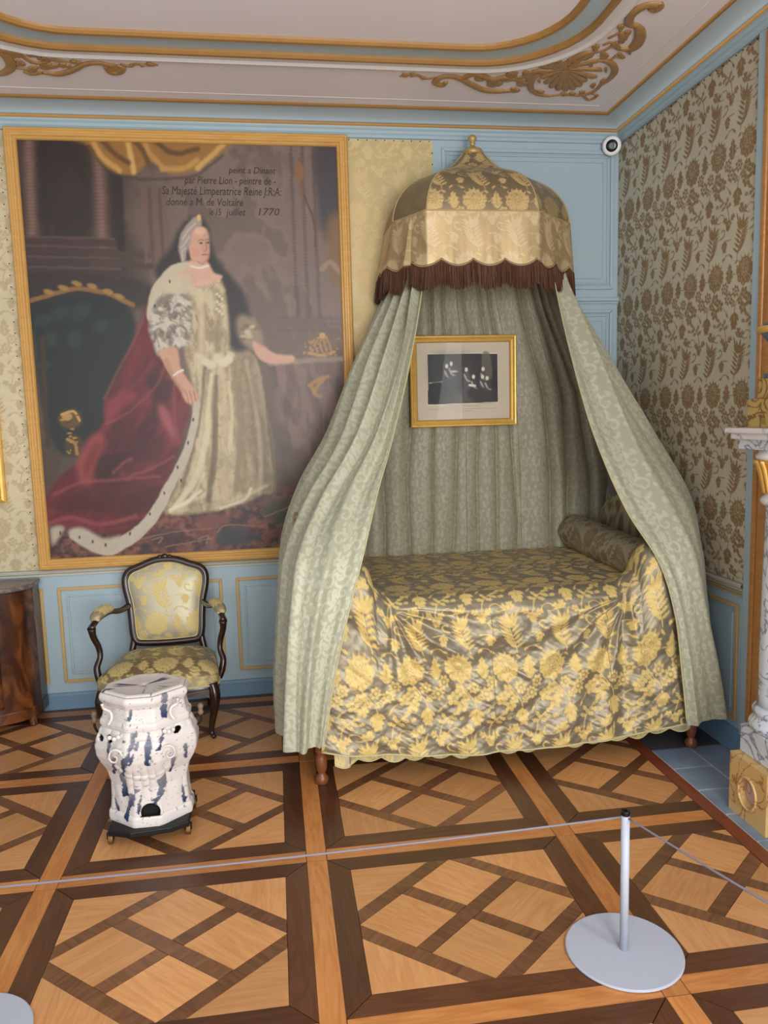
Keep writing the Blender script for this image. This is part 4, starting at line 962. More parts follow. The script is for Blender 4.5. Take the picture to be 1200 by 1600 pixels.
# neck, face, hair
pt.shape([(284, 400), (314, 402), (326, 420), (338, 424), (330, 434), (296, 440), (270, 424), (262, 414), (278, 410)], (206, 166, 142), 1)
pt.shape([(284, 366), (290, 350), (302, 346), (314, 352), (318, 372), (319, 384), (316, 398), (308, 405), (296, 403), (287, 392)], (204, 158, 134), 1)
pt.ell(312, 378, 6, 20, (186, 138, 116), .6, .6); pt.ell(295, 386, 7, 7, (204, 140, 120), .7, .6); pt.ell(302, 354, 9, 6, (222, 182, 158), .6, .6)
pt.shape([(270, 378), (273, 360), (282, 346), (294, 334), (304, 333), (306, 345), (296, 350), (290, 360), (288, 376), (284, 384), (280, 402), (275, 404), (272, 392)], (160, 146, 137), 1)
for P_ in ([(276, 366), (284, 354), (296, 342)], [(274, 380), (280, 372), (286, 362)], [(276, 400), (275, 388), (280, 380)]): pt.stroke(P_, 1.4, (190, 178, 168), 1.4, .7)
pt.ell(302, 334, 3, 5, (206, 172, 110), .4); pt.ell(285, 392, 3, 9, (70, 52, 48), .5, .7)
for (x, y) in ((305, 373), (316, 372)): pt.ell(x, y, 2.6, 1.6, (62, 44, 40), .4, .9); pt.stroke([(x-4, y-3.5), (x, y-5), (x+3.5, y-4)], .8, (110, 80, 66), .8, .8)
pt.stroke([(312, 372), (315, 382), (311, 385)], .9, (150, 104, 86), .9, .8); pt.stroke([(307, 391), (312, 390.5), (316, 391)], 1.1, (150, 80, 74), .8, .9); pt.stroke([(300, 402), (308, 405), (314, 400)], 1, (160, 116, 98), 1.2, .7)
for k in range(9): pt.ell(288+k*3.4, 408+3*math.sin(k/8*PI), 1.8, 1.8, (226, 214, 204), .5, .9)
# ermine cape edge and puffed sleeve, arm and hand
pt.stroke([(282, 408), (262, 414), (244, 434), (232, 456), (228, 486)], [6, 8, 9, 8], (192, 180, 156), 2); pt.shape([(252, 424), (282, 424), (290, 446), (268, 456), (244, 456)], (196, 182, 154), 2)
pt.shape([(240, 456), (270, 450), (288, 462), (290, 500), (284, 530), (262, 540), (240, 548), (230, 526), (224, 496), (230, 474)], (160, 150, 134), 2)
mm = pt.blur(pt.inside(loopspline([(240, 456), (270, 450), (288, 462), (290, 500), (284, 530), (262, 540), (240, 548), (230, 526), (224, 496), (230, 474)], 60)), 2)
pt.folds(mm, .5, .10, .17, (206, 198, 182), (112, 102, 92), .7, 451, .5)
for k in range(14):
    a_ = rng.random()*PI; x, y = 232+rng.random()*52, 462+rng.random()*74
    pt.stroke([(x, y), (x+6*math.cos(a_), y-3-2*math.sin(a_)), (x+12*math.cos(a_), y+4*math.sin(a_))], 2.0, (206, 198, 182) if k % 2 else (104, 94, 84), 2.2, .75)
pt.shape([(240, 540), (266, 536), (272, 566), (286, 592), (300, 612), (302, 630), (292, 628), (280, 622), (270, 600), (256, 580), (246, 560)], (196, 152, 126), 1)
pt.stroke([(250, 556), (262, 586), (276, 606)], 3, (166, 122, 100), 3, .6); pt.stroke([(262, 580), (276, 572)], 1.8, (216, 204, 186), 1)
for x in (284, 290, 296): pt.stroke([(x-4, 606), (x, 618), (x+2, 628)], .8, (140, 98, 82), .8, .7)
pt.shape([(366, 486), (388, 494), (402, 520), (398, 540), (374, 534), (362, 510)], (150, 132, 106), 3, .9); pt.shape([(386, 528), (404, 536), (424, 548), (452, 552), (450, 562), (420, 564), (396, 554)], (196, 156, 132), 1)
for k in range(10): pt.ell(368+rng.random()*30, 492+rng.random()*42, 5, 3, (192, 178, 150) if k % 2 else (108, 92, 74), .6, .7)
# ermine border of the mantle
pt.stroke([(298, 628), (292, 668), (278, 716), (256, 760), (236, 802), (206, 838), (168, 862), (140, 856), (112, 840)], [5, 6, 7, 8, 9, 10, 11, 9, 6], (186, 174, 156), 2)
pt.shape([(104, 836), (122, 826), (158, 846), (182, 842), (170, 868), (140, 866)], (182, 170, 152), 2); pt.shape([(78, 826), (98, 824), (92, 838), (82, 852)], (176, 164, 146), 2)
for x, y in ((292, 652), (284, 690), (268, 730), (248, 772), (226, 806), (196, 838), (160, 856), (120, 842), (140, 850), (92, 834), (274, 752), (232, 470), (256, 432)): pt.ell(x, y, 1.6, 3, (42, 32, 30), .5, .9)
pt.c = np.clip(pt.c, 0, 1)**1.04
portrait = thing('portrait_painting', 'huge full-length oil portrait of a lady in crimson ermine mantle, ochre frame', 'painting', ((FX0+FX1)/2, FY, FZ0))
P, C = pt.out((FX0+FW-.004, FY+.008, FZ1-FW+.004), (FX1-FX0-2*FW+.008, 0, 0), (0, 0, -(FZ1-FZ0-2*FW+.008)))
grid('canvas', P, C, paintmat('oil_paint', .42, .35), portrait, flip=True)
def profile_frame(x0, x1, z0, z1, prof, y, name, mat, parent, tilt=None):
    "mitred frame: prof = [(inset from outer edge, projection)]; four sides, each its own object"
    cs = lambda i: [(x0+i, z0+i), (x1-i, z0+i), (x1-i, z1-i), (x0+i, z1-i)]
    for s_ in range(4):
        V = []; F = []
        for i, d_ in prof:
            for k in (s_, (s_+1) % 4):
                q = cs(i)[k]; V.append((q[0], y-d_, q[1]))
        for j in range(len(prof)-1): F.append((2*j, 2*j+1, 2*j+3, 2*j+2))
        if tilt: V = [tilt(v) for v in V]
        mesh(name, V, F, mat, parent)
for n_, pr in (('frame_side', [(0, -.03), (0, .012), (.006, .02), (.014, .022), (.02, .014), (.026, .014), (.03, .02), (.042, .022), (.048, .012), (.052, .012), (FW-.002, .004), (FW, -.006)]),): profile_frame(FX0, FX1, FZ0, FZ1, pr, FY, n_, GESSO, portrait)
INK = plain('black_lettering', (38, 28, 24), .5)
def lettering(txt, p0, p1, ypx, size, parent):
    a_ = U((p0, ypx), 1, FY); b_ = U((p1, ypx), 1, FY)
    cu = bpy.data.curves.new('inscription', 'FONT'); cu.body = txt; cu.size = size; cu.shear = .22; cu.resolution_u = 2; cu.extrude = .0004
    tmp = bpy.data.objects.new('inscription_curve', cu); COL.objects.link(tmp); bpy.context.view_layer.update()
    me0 = tmp.evaluated_get(bpy.context.evaluated_depsgraph_get()).to_mesh()
    V = np.array([v.co[:] for v in me0.vertices]); F = [tuple(p.vertices) for p in me0.polygons]
    bpy.data.objects.remove(tmp, do_unlink=True)
    k = (b_[0]-a_[0])/(V[:, 0].max()-V[:, 0].min()); x0 = V[:, 0].min()
    return mesh('inscription', np.stack([a_[0]+(V[:, 0]-x0)*k, FY+.006-V[:, 2], a_[2]+V[:, 1]], -1), F, INK, parent)
for txt, p0, p1, y, sz in (('peint a Dinant', 357, 431, 270, .05), ('par Pierre Lion - peintre de -', 288, 431, 286, .055), ('Sa Majest\u00e9 Limperatrice Reine J:R:A:', 253, 440, 303, .062), ('donn\u00e9 a M. de Voltaire', 260, 380, 320, .055), ('le 15', 327, 346, 336, .052), ('juillet', 353, 384, 336, .052), ('1770', 404, 437, 336, .055)): lettering(txt, p0, p1, y, sz, portrait)

# engraving in a gilt frame hung on the backcloth
EY = -.105
ex0, ex1 = U((641, 600), 1, EY)[0], U((806, 600), 1, EY)[0]; ez1, ez0 = U((728, 524), 1, EY)[2], U((722, 666), 1, EY)[2]
eng = thing('framed_engraving', 'small dark engraving with wide cream mount in bright gilt frame', 'picture', ((ex0+ex1)/2, EY, ez0))
profile_frame(ex0, ex1, ez0, ez1, [(0, -.012), (0, .01), (.004, .014), (.010, .012), (.014, .016), (.024, .020), (.032, .016), (.036, .010), (.038, .004)], EY, 'frame_side', GOLD, eng)
bd = MB(); i0 = .0375
for x in np.arange(ex0+i0, ex1-i0, .0085): bd.ball((x, EY-.006, ez0+i0), .0032, 6, 4); bd.ball((x, EY-.006, ez1-i0), .0032, 6, 4)
for z in np.arange(ez0+i0, ez1-i0, .0085): bd.ball((ex0+i0, EY-.006, z), .0032, 6, 4); bd.ball((ex1-i0, EY-.006, z), .0032, 6, 4)
setp(bd.build('bead_edging', GOLDD, eng, smooth=True), kind='stuff')
en = Paint(190, 160, [(648, 535), (797, 531), (795, 655), (651, 658)], None)
en.fill((196, 182, 160))
en.shape([(667.5, 552.5), (776.5, 550.5), (775.5, 628.5), (668, 632.5)], (222, 210, 190), 0, 1, False); en.shape([(668, 554), (776, 552), (775, 627), (668.5, 631)], (38, 36, 34), 0, 1, False)
en.shape([(752, 553), (764, 553), (766, 590), (752, 590)], (96, 88, 74), 1, .8); en.shape([(690, 622), (715, 612), (742, 624), (730, 628), (692, 628)], (88, 84, 74), 2, .8); en.shape([(676, 556), (735, 555), (735, 600), (676, 604)], (62, 58, 54), 8, .6)
en.stroke([(671, 598), (682, 597), (690, 596)], 1.1, (150, 142, 128), .6); en.shape([(672, 600), (690, 599), (690, 626), (672, 628)], (26, 24, 24), 1, .9)
for (x, y, h, tone) in ((697, 572, 44, 70), (704, 568, 46, 96), (727, 577, 40, 110), (738, 588, 30, 80), (753, 576, 30, 96), (752, 588, 34, 84), (759, 590, 30, 78)):
    en.shape([(x-4, y+4), (x+4, y+4), (x+6, y+h*.5), (x+5, y+h), (x-6, y+h), (x-5, y+h*.5)], (tone*.75,)*3, 1, .9); en.ell(x, y, 2.4, 3.2, (214, 204, 186)); en.stroke([(x-3, y+8), (x+1, y+16), (x+5, y+18)], 1.2, (178, 168, 150), .7, .9)
en.stroke([(704, 580), (712, 580)], 1.2, (200, 190, 170), .6); en.stroke([(732, 601), (740, 602)], 1.8, (214, 206, 190), .6); en.shape([(728, 610), (750, 604), (770, 612), (772, 626), (738, 627)], (48, 42, 44), 2, .8)
for (x0, x1, y) in ((700, 745, 633), (670, 772, 637.5), (706, 738, 641)):
    for x in np.arange(x0, x1, 3.2): en.stroke([(x, y-(x-720)*.012), (x+rng.uniform(1, 2.4), y-(x-720)*.012)], .28, (112, 100, 86), .4, .8)
P, C = en.out((ex0+.03, EY-.002, ez1-.03), (ex1-ex0-.06, 0, 0), (0, 0, -(ez1-ez0-.06)), .05, 8)
grid('print', P, C, paintmat('printed_paper', .7, 0), eng, flip=True)
gm, N_, L_, b_ = newmat('picture_glass')
tr_n = N_.new('ShaderNodeBsdfTransparent'); gl_n = N_.new('ShaderNodeBsdfGlossy'); gl_n.inputs['Roughness'].default_value = .02; mxs = N_.new('ShaderNodeMixShader'); mxs.inputs[0].default_value = .006
L_.new(tr_n.outputs[0], mxs.inputs[1]); L_.new(gl_n.outputs[0], mxs.inputs[2]); L_.new(mxs.outputs[0], N_['Material Output'].inputs['Surface'])
MB().box(ex0+.034, ex1-.034, EY-.007, EY-.0055, ez0+.034, ez1-.034).build('glass_pane', gm, eng)

# a further gilt frame whose edge shows at the far left
gf = thing('gilt_frame', 'narrow gilt picture frame edge on pale wall fabric beside the cabinet', 'picture', (-3.78, -.02, 1.2))
profile_frame(-4.05, -3.512, 1.19, 1.70, [(0, -.012), (0, .01), (.008, .016), (.02, .018), (.03, .01), (.035, 0)], -.02, 'frame_side', GOLD, gf)
MB().box(-4.02, -3.54, -.022, -.016, 1.22, 1.67).build('mount', plain('mount_card', (190, 176, 150), .7), gf)

# ------------------------------------------------------------------ armchair
CHX, CHY = -2.69, -.40
ch = thing('armchair', 'dark carved walnut armchair with gold damask seat and oval-cornered back', 'armchair', (CHX, CHY, 0))
def C3(x, y, z): return (CHX+x, CHY+y, z)
# back: leaning plane, y from -.17 (z=.38) to -.09 (z=.88)
def by(z): return .235+(z-.38)*.16
BK = [(-.165, .408), (-.12, .398), (0, .394), (.12, .398), (.165, .408), (.182, .45), (.188, .54), (.196, .63), (.212, .71), (.214, .77), (.19, .81), (.13, .835), (.06, .862), (0, .868), (-.06, .862), (-.13, .835), (-.19, .81), (-.214, .77), (-.212, .71), (-.196, .63), (-.188, .54), (-.182, .45)]
BK = [(x, .40+(z-.40)*.95) for x, z in BK]
lp = loopspline(BK, 132)
MB().tube([C3(x, by(z), z) for x, z in lp], .021, 10, closed=True).build('back_frame', WALNUT, ch, smooth=True)
MB().tube([C3(x*.955, by(z)-.014, .63+(z-.63)*.965) for x, z in lp], .006, 6, closed=True).build('back_moulding', WALNUT, ch, smooth=True)
crest = MB()
for k, (x, z, r) in enumerate(((0, .884, .017), (-.026, .882, .013), (.026, .882, .013), (-.05, .876, .010), (.05, .876, .010), (-.19, .822, .011), (.19, .822, .011))): crest.ball(C3(x, by(z)-.008, .40+(z-.40)*.95), (r*1.2, .012, r), 10, 7)
setp(crest.build('crest_carving', WALNUT, ch, smooth=True), kind='stuff')
def pad(loop, cx_, cz_, fn, puff, n=46, rings=26):
    "domed upholstery inside a closed outline; returns sheet [ring, around]"
    L = loopspline(loop, n*2); G = np.zeros((rings, n*2, 3)); uvs = np.zeros((rings, n*2, 2))
    for i in range(rings):
        f = i/(rings-1)
        q = np.stack([cx_+(L[:, 0]-cx_)*f, cz_+(L[:, 1]-cz_)*f], -1); h = puff*(1-f**3.2)**.75
        for j in range(n*2): G[i, j] = fn(q[j, 0], q[j, 1], h)
        uvs[i] = q
    return G, uvs
BKI = [(.92*x, .617+(z-.617)*.93) for x, z in BK]
G, uvs = pad(BKI, 0, .617, lambda x, z, h: C3(x, by(z)-.006-h, z), .030, 90, 70)
mk = D.at(uvs[..., 0]+.14, uvs[..., 1]-.30)
grid('back_pad', G, dye(mk, (186, 178, 152), (214, 190, 122)), SEATC, ch, closed=True, flip=False)
MB().tube([C3(x, by(z)-.008, z) for x, z in loopspline(BKI, 120)], .0055, 6, closed=True).build('back_piping', PIPING, ch, smooth=True)
# seat
ST_ = [(-.292, -.19), (-.24, -.232), (-.12, -.25), (0, -.256), (.12, -.25), (.24, -.232), (.292, -.19), (.282, -.05), (.262, .10), (.235, .20), (.12, .225), (0, .23), (-.12, .225), (-.235, .20), (-.262, .10), (-.282, -.05)]
G, uvs = pad(ST_, 0, 0, lambda x, y, h: C3(x, y, .335+h), .072, 90, 60)
mk = D.at(uvs[..., 0]+.05, uvs[..., 1]+.36)
grid('seat_pad', G, dye(mk, (138, 122, 88), (214, 192, 128)), SEATC, ch, closed=True)
L = loopspline(ST_, 120); ph = np.linspace(0, 1, 8)
G = np.array([[C3(x*1.006, y*1.006, .338-.05*t_) for x, y in L] for t_ in ph]); uu = np.concatenate([[0], np.cumsum(np.linalg.norm(np.diff(L, axis=0), axis=1))])
mk = D.at(uu[None, :]+0*ph[:, None], .15-.05*ph[:, None]+0*uu[None, :])
grid('seat_border', G, dye(mk, (168, 156, 124), (214, 192, 128)), SEATC, ch, closed=True)
MB().tube([C3(x*1.01, y*1.01, .286) for x, y in L], .006, 6, closed=True).build('seat_piping', PIPING, ch, smooth=True)
rl = MB()
G = np.array([[C3(x*k, y*k, z) for x, y in L] for k, z in ((1.0, .288), (1.012, .284), (1.012, .262), (1.0, .248), (.93, .246), (.93, .29))])
grid('seat_rail', G, None, WALNUT, ch, closed=True)
# aprons: shaped lower edge at the front
ap = []
for t_ in np.linspace(0, 1, 40):
    x = -.25+.5*t_; ap.append((x, .252-.030*(abs(2*t_-1))**3+.004*math.cos(t_*4*PI)))
pts = [(x, z) for x, z in ap]+[(.25, .27), (-.25, .27)]
MB().prism(pts, 0, .018, lambda a, b, c: C3(a, -.250+.02*(a/.25)**2-c+.004, b)).build('apron', WALNUT, ch)
for sx in (-1, 1):
    # front cabriole legs
    q = spline([(.262, -.208, .290), (.274, -.222, .235), (.270, -.220, .17), (.256, -.206, .10), (.247, -.198, .05), (.250, -.204, .022), (.262, -.220, .012)], 40)
    MB().tube([C3(sx*a, b, c) for a, b, c in q], np.interp(np.linspace(0, 1, 40), [0, .15, .4, .75, .9, 1], [.030, .030, .020, .0125, .0125, .012]), 10).build('leg', WALNUT, ch, smooth=True)
    q = spline([(.205, .205, .30), (.208, .215, .2), (.205, .225, .1), (.205, .245, .008)], 24)
    MB().tube([C3(sx*a, b, c) for a, b, c in q], np.interp(np.linspace(0, 1, 24), [0, .4, 1], [.022, .02, .013]), 10).build('leg', WALNUT, ch, smooth=True)
    q = spline([(.205, .21, .28), (.196, .222, .34), (.184, by(.40), .40), (.18, by(.43), .43)], 20)
    MB().tube([C3(sx*a, b, c) for a, b, c in q], .018, 10).build('back_post', WALNUT, ch, smooth=True)
    # arm: rail sweeping forward and its support curling down to the seat
    q = spline([(.198, by(.60)-.005, .605), (.232, .17, .602), (.27, .09, .618), (.302, 0, .612), (.322, -.06, .588), (.325, -.085, .574)], 36)
    MB().tube([C3(sx*a, b, c) for a, b, c in q], np.interp(np.linspace(0, 1, 36), [0, .3, .8, 1], [.017, .015, .016, .022]), 10).build('arm', WALNUT, ch, smooth=True)
    q = spline([(.325, -.082, .576), (.322, -.070, .53), (.305, -.050, .47), (.300, -.055, .42), (.315, -.075, .37), (.306, -.085, .32), (.288, -.085, .28)], 36)
    MB().tube([C3(sx*a, b, c) for a, b, c in q], np.interp(np.linspace(0, 1, 36), [0, .12, .5, 1], [.021, .017, .014, .021]), 10).build('arm_support', WALNUT, ch, smooth=True)
    tt = np.linspace(0, 1, 40); cl = spline([(.262, .105, .634), (.285, .045, .642), (.306, -.015, .630), (.318, -.048, .610)], 40); an = np.linspace(0, 2*PI, 28, endpoint=False)
    G = np.zeros((40, 28, 3))
    for i in range(40):
        r_ = .031*(max(0, 1-(2*tt[i]-1)**4))**.5+.001
        for j in range(28): G[i, j] = C3(sx*(cl[i, 0]+r_*math.cos(an[j])), cl[i, 1], cl[i, 2]+r_*.8*math.sin(an[j]))
    mk = D.at(an[None, :]*.03+.02+0*tt[:, None], tt[:, None]*.17+.14+0*an[None, :])
    grid('arm_pad', G, dye(mk, (150, 136, 104), (216, 196, 136)), SEATC, ch, closed=True, flip=sx < 0)

# ------------------------------------------------------------------ faience stove on an iron trolley
SX, SY, Z0 = -2.615, -1.42, .065
stv = thing('faience_stove', 'small white faience stove splashed with cobalt blue on an iron trolley', 'stove', (SX, SY, 0))
Hs = .535
spf = np.array([(0, .146), (.012, .148), (.034, .147), (.040, .139), (.10, .134), (.165, .133), (.22, .145), (.26, .166), (.29, .178), (.325, .181), (.355, .176), (.38, .164), (.40, .153), (.412, .150), (.416, .156), (.432, .157), (.438, .149), (.47, .143), (.50, .139), (.515, .146), (.528, .154), (.537, .153), (.545, .140), (.548, .02)])
NZ, NA = 240, 240
zs_ = np.concatenate([np.linspace(0, .543, NZ-8), [.5445, .5455, .546, .544, .542, .541, .541, .541]]); hw_ = np.concatenate([np.interp(zs_[:NZ-8], spf[:, 0], spf[:, 1]), [.147, .143, .138, .130, .10, .07, .035, .003]])
ang = np.linspace(0, 2*PI, NA, endpoint=False)
def section(a_):
    "rounded square with canted, slightly hollow corners; unit half-width 1"
    c, s_ = math.cos(a_), math.sin(a_); p = 5.0
    r_ = (abs(c)**p+abs(s_)**p)**(-1/p)
    r2 = 1.24/max(abs(c)+abs(s_), 1e-6)*1.06
    return min(r_, r2)*np.array([c, s_])
SEC = np.array([section(a_) for a_ in ang])
G = np.zeros((NZ, NA, 3)); G[..., 0] = SX+hw_[:, None]*SEC[None, :, 0]; G[..., 1] = SY+.86*hw_[:, None]*SEC[None, :, 1]; G[..., 2] = Z0+0.93*zs_[:, None]
fx_ = (G[..., 0]-SX); zz_ = (G[..., 2]-Z0)/0.93; isf = G[..., 1] < SY-.05
# moulded relief: flutes on the swelling, raised medallion edge, shoulder ruffle
rel = np.zeros((NZ, NA))
flut = np.exp(-((zz_-.20)/.055)**2)*(np.abs(fx_) < .075)*isf; rel += .005*flut*np.cos(fx_*2*PI/.028)
med = np.abs(np.hypot(fx_/.105, (zz_-.30)/.085)-1); rel += .004*np.exp(-(med/.07)**2)*isf
rel += .006*np.exp(-((zz_-.393)/.012)**2)*np.abs(np.sin(ang*9))[None, :]
rel += .005*np.exp(-((zz_-.13)/.05)**2)*np.exp(-((np.abs(fx_)-.10)/.016)**2)*isf
rel += .002*(fbm(ang[None, :]*6+0*zz_, zz_*30, 201)-.5)
nn = np.zeros_like(G); nn[..., :2] = SEC[None]; nn /= np.linalg.norm(nn, axis=-1, keepdims=True); G += nn*rel[..., None]
# cobalt splashes
col = np.broadcast_to(lin((220, 213, 208)), (NZ, NA, 3)).copy(); bl = np.zeros((NZ, NA))
jag = (fbm(fx_*60+5, zz_*45, 211)-.5)
for (x0, z0_, x1, z1_, wd) in ((-.02, .40, -.075, .235, .013), (-.085, .22, -.07, .135, .016), (-.045, .13, -.075, .035, .014), (-.03, .16, -.058, .07, .008), (.025, .395, .018, .285, .014), (.062, .20, .02, .06, .014), (.03, .10, .012, .045, .010), (.085, .535, .075, .455, .013), (-.03, .50, -.04, .455, .009), (-.115, .37, -.125, .30, .010), (.118, .13, .125, .06, .010), (.142, .32, .146, .26, .008), (-.12, .09, -.105, .05, .010), (-.01, .37, -.05, .28, .009), (-.10, .30, -.115, .22, .009), (.05, .17, .035, .09, .008), (-.02, .13, -.03, .06, .008), (.07, .40, .06, .34, .008), (.10, .28, .085, .22, .008)):
    tt_ = np.clip(((fx_-x0)*(x1-x0)+(zz_-z0_)*(z1_-z0_))/((x1-x0)**2+(z1_-z0_)**2), 0, 1)
    dd_ = np.hypot(fx_-x0-(x1-x0)*tt_, (zz_-z0_-(z1_-z0_)*tt_)*.9)
    bl = np.maximum(bl, sstep(.12, -.08, dd_/wd-.62-2.3*jag)*(.72+.28*tt_))
bl *= (G[..., 1] < SY+.02)
sp = (fbm(fx_*130, zz_*120, 221) > .765) & (G[..., 1] < SY); bl = np.maximum(bl, sp*.8)
bl = np.where(~(G[..., 1] < SY), sstep(.62, .68, fbm(ang[None, :]*5+0*zz_, zz_*14, 231))*.9, bl)
top_ = zs_[:, None] > .543; bl = np.where(top_, sstep(.012, .006, np.abs(G[..., 1]-SY-.35*fx_-.02*np.sin(fx_*40)))*(fx_ < .06), bl)
col = col*(1-bl[..., None])+lin((36, 56, 92))*bl[..., None]; dots = (fbm(fx_*190+9, zz_*170, 241) > .82); col[dots] = lin((58, 44, 40))
colA = np.concatenate([col, bl[..., None]], -1)
# arched fire mouth and draught holes are cut through the wall of the stove
fc_x = (fx_[:-1, :]+fx_[1:, :])/2; fcx = (fc_x+np.roll(fc_x, -1, 1))/2; fz = (zz_[:-1]+zz_[1:])/2; fr_ = isf[:-1]
arch = (np.abs(fcx-.012) < .040) & (fz < .055+np.sqrt(np.clip(.040**2-(fcx-.012)**2, 0, None))) & (fz > .036)
hole = (np.hypot(fcx+.118, fz-.37) < .015) | (np.hypot(fcx-.118, fz-.382) < .014) | (np.hypot(fcx+.156, fz-.365) < .013)
keep = ~((arch | hole) & (G[:-1, :, 1] < SY))
GLAZE = paintmat('tin_glaze', .22, .12)
body = grid('stove_body', G, colA, GLAZE, stv, closed=True, keep=keep)
so = body.modifiers.new('wall', 'SOLIDIFY'); so.thickness = .012; so.offset = -1
SOOT = plain('soot', (26, 22, 20), .9)
G2 = G[2:-40:6, ::6].copy(); G2[..., 0] = SX+(G2[..., 0]-SX)*.72; G2[..., 1] = SY+(G2[..., 1]-SY)*.72
grid('fire_chamber', G2, None, SOOT, stv, closed=True)
# arch rim, scrolls and leaf drops applied in relief
WGL = plain('white_glaze', (220, 213, 208), .22, var=.03, scale=20)
def onface(x, z, lift=.004):
    hw = np.interp(z, spf[:, 0], spf[:, 1]); return (SX+x, SY-.86*hw-lift+max(0, abs(x)/hw-.55)*.04, Z0+z*0.93)
MB().tube([onface(.012+.042*math.cos(a_), .055+.042*math.sin(a_), .002) for a_ in np.linspace(-.35, PI+.35, 26)], .006, 8).build('fire_mouth_rim', WGL, stv, smooth=True)
for sx in (-1, 1):
    P_ = [(sx*(.100-.030*(1-t_)*math.cos(t_*9)), .315+.04*(1-t_)*math.sin(t_*9)) for t_ in np.linspace(0, .9, 30)]
    MB().tube([onface(a_, b, .000) for a_, b in P_], np.linspace(.0045, .002, 30), 8).build('relief_scroll', WGL, stv, smooth=True)
    P_ = spline([(sx*.138, .53), (sx*.135, .505), (sx*.112, .49), (sx*.108, .465), (sx*.122, .44)], 26)
    MB().tube([onface(a_, b, -.001) for a_, b in P_], .006, 8).build('relief_scroll', WGL, stv, smooth=True)
dr = MB()
for k, (x, z, r_) in enumerate(((0, .285, .009), (.0, .268, .008), (.003, .252, .008), (0, .238, .007), (.002, .225, .007), (0, .213, .006), (.001, .2, .005), (-.1, .385, .012), (-.085, .392, .012), (-.07, .395, .012), (-.05, .398, .011), (.1, .395, .012), (.085, .40, .012), (.066, .40, .011), (-.118, .39, .012), (.115, .40, .010))): dr.ball(onface(x, z, .000), (r_*.75, .005, r_*.75), 10, 7)
setp(dr.build('relief_beads', WGL, stv, smooth=True), kind='stuff')
# carrying handles
for sx in (-1, 1):
    q = spline([(.172, .0, .318), (.196, 0, .330), (.205, 0, .352), (.205, 0, .372)], 14); hd = MB().tube([(SX+sx*a_, SY+.03, Z0+c) for a_, b, c in q], .005, 8).build('handle', IRON, stv, smooth=True)
    MB().lathe([(.006, .385), (.010, .39), (.012, .398), (.008, .406), (.011, .416), (.012, .426), (.003, .434)], SX+sx*.205, SY+.03, 14).build('knob', plain('worn_knob_wood', (120, 98, 80), .5), hd, smooth=True).location = (0, 0, Z0-.02)
# iron trolley
MB().prism([(SX-.148, SY-.135), (SX-.06, SY-.17), (SX+.09, SY-.155), (SX+.152, SY-.12), (SX+.152, SY+.14), (SX-.148, SY+.14)], .042, .064).build('trolley_plate', IRON, stv, bevel=.004)
for (x, y) in ((-.142, -.115), (.146, -.10), (-.142, .12), (.146, .12)):
    MB().tube([(SX+x-.009, SY+y, .022), (SX+x+.009, SY+y, .022)], .022, 16).build('wheel', BRASS, stv, bevel=.003)
    MB().box(SX+x-.014, SX+x+.014, SY+y-.008, SY+y+.008, .022, .046).build('caster_fork', IRON, stv)

# ------------------------------------------------------------------ cabinet at the far left
VEN, Nn, Ll, bb_ = newmat('burr_veneer')
tc = Nn.new('ShaderNodeTexCoord'); mp = Nn.new('ShaderNodeMapping'); mp.inputs['Scale'].default_value = (5, 5, 2.2); Ll.new(tc.outputs['Object'], mp.inputs[0])
nz1 = Nn.new('ShaderNodeTexNoise'); nz1.inputs['Scale'].default_value = 1.6; nz1.inputs['Detail'].default_value = 7; nz1.inputs['Distortion'].default_value = 1.2; Ll.new(mp.outputs[0], nz1.inputs['Vector'])
cr = Nn.new('ShaderNodeValToRGB'); cr.color_ramp.elements[0].position = .36; cr.color_ramp.elements[0].color = rgba((52, 28, 16)); cr.color_ramp.elements[1].position = .72; cr.color_ramp.elements[1].color = rgba((140, 84, 40))
e_ = cr.color_ramp.elements.new(.52); e_.color = rgba((78, 42, 22)); Ll.new(nz1.outputs['Fac'], cr.inputs[0]); Ll.new(cr.outputs[0], bb_.inputs['Base Color']); bb_.inputs['Roughness'].default_value = .25
cab = thing('cabinet', 'low marquetry cabinet in figured walnut veneer with grey top', 'cabinet', (-3.88, -.2, 0))
cpl = [(-4.40, -.02), (-4.40, -.20), (-4.30, -.30), (-4.10, -.36), (-3.88, -.375), (-3.68, -.35), (-3.52, -.295), (-3.42, -.225), (-3.385, -.13), (-3.385, -.02)]
cs_ = np.array(cpl[:1]+[tuple(q) for q in spline(cpl[1:-1], 60)]+cpl[-1:])
def rim(sc_, off): return [(-3.88+(x+3.88)*sc_, y-off) for x, y in cs_]
MB().prism(rim(1, 0), .10, .735).build('body', VEN, cab)
MB().prism(rim(1.012, .006), .04, .10).build('plinth', VEN, cab, bevel=.004)
MB().prism(rim(1.035, .016), .742, .768).build('marble_top', marble('grey_brown_marble', (104, 94, 90), (140, 128, 120), 6, .03, .25), cab, bevel=.008, seg=3)
MB().prism(rim(1.012, .006), .735, .742).build('top_moulding', WALNUT, cab)
for (xa, xb) in ((-4.26, -3.905), (-3.875, -3.52)):
    pts = [q for q in cs_ if xa <= q[0] <= xb and q[1] < -.2]; pts = np.array(pts)
    pts[:, 1] -= .008
    F0 = np.stack([np.concatenate([pts, np.full((len(pts), 1), z)], 1) for z in np.linspace(.13, .71, 12)], 1)
    dr_ = grid('door', F0, None, VEN, cab, flip=True)
    sd = dr_.modifiers.new('thick', 'SOLIDIFY'); sd.thickness = .008; sd.offset = -1
kx, ky = -3.50, -.33
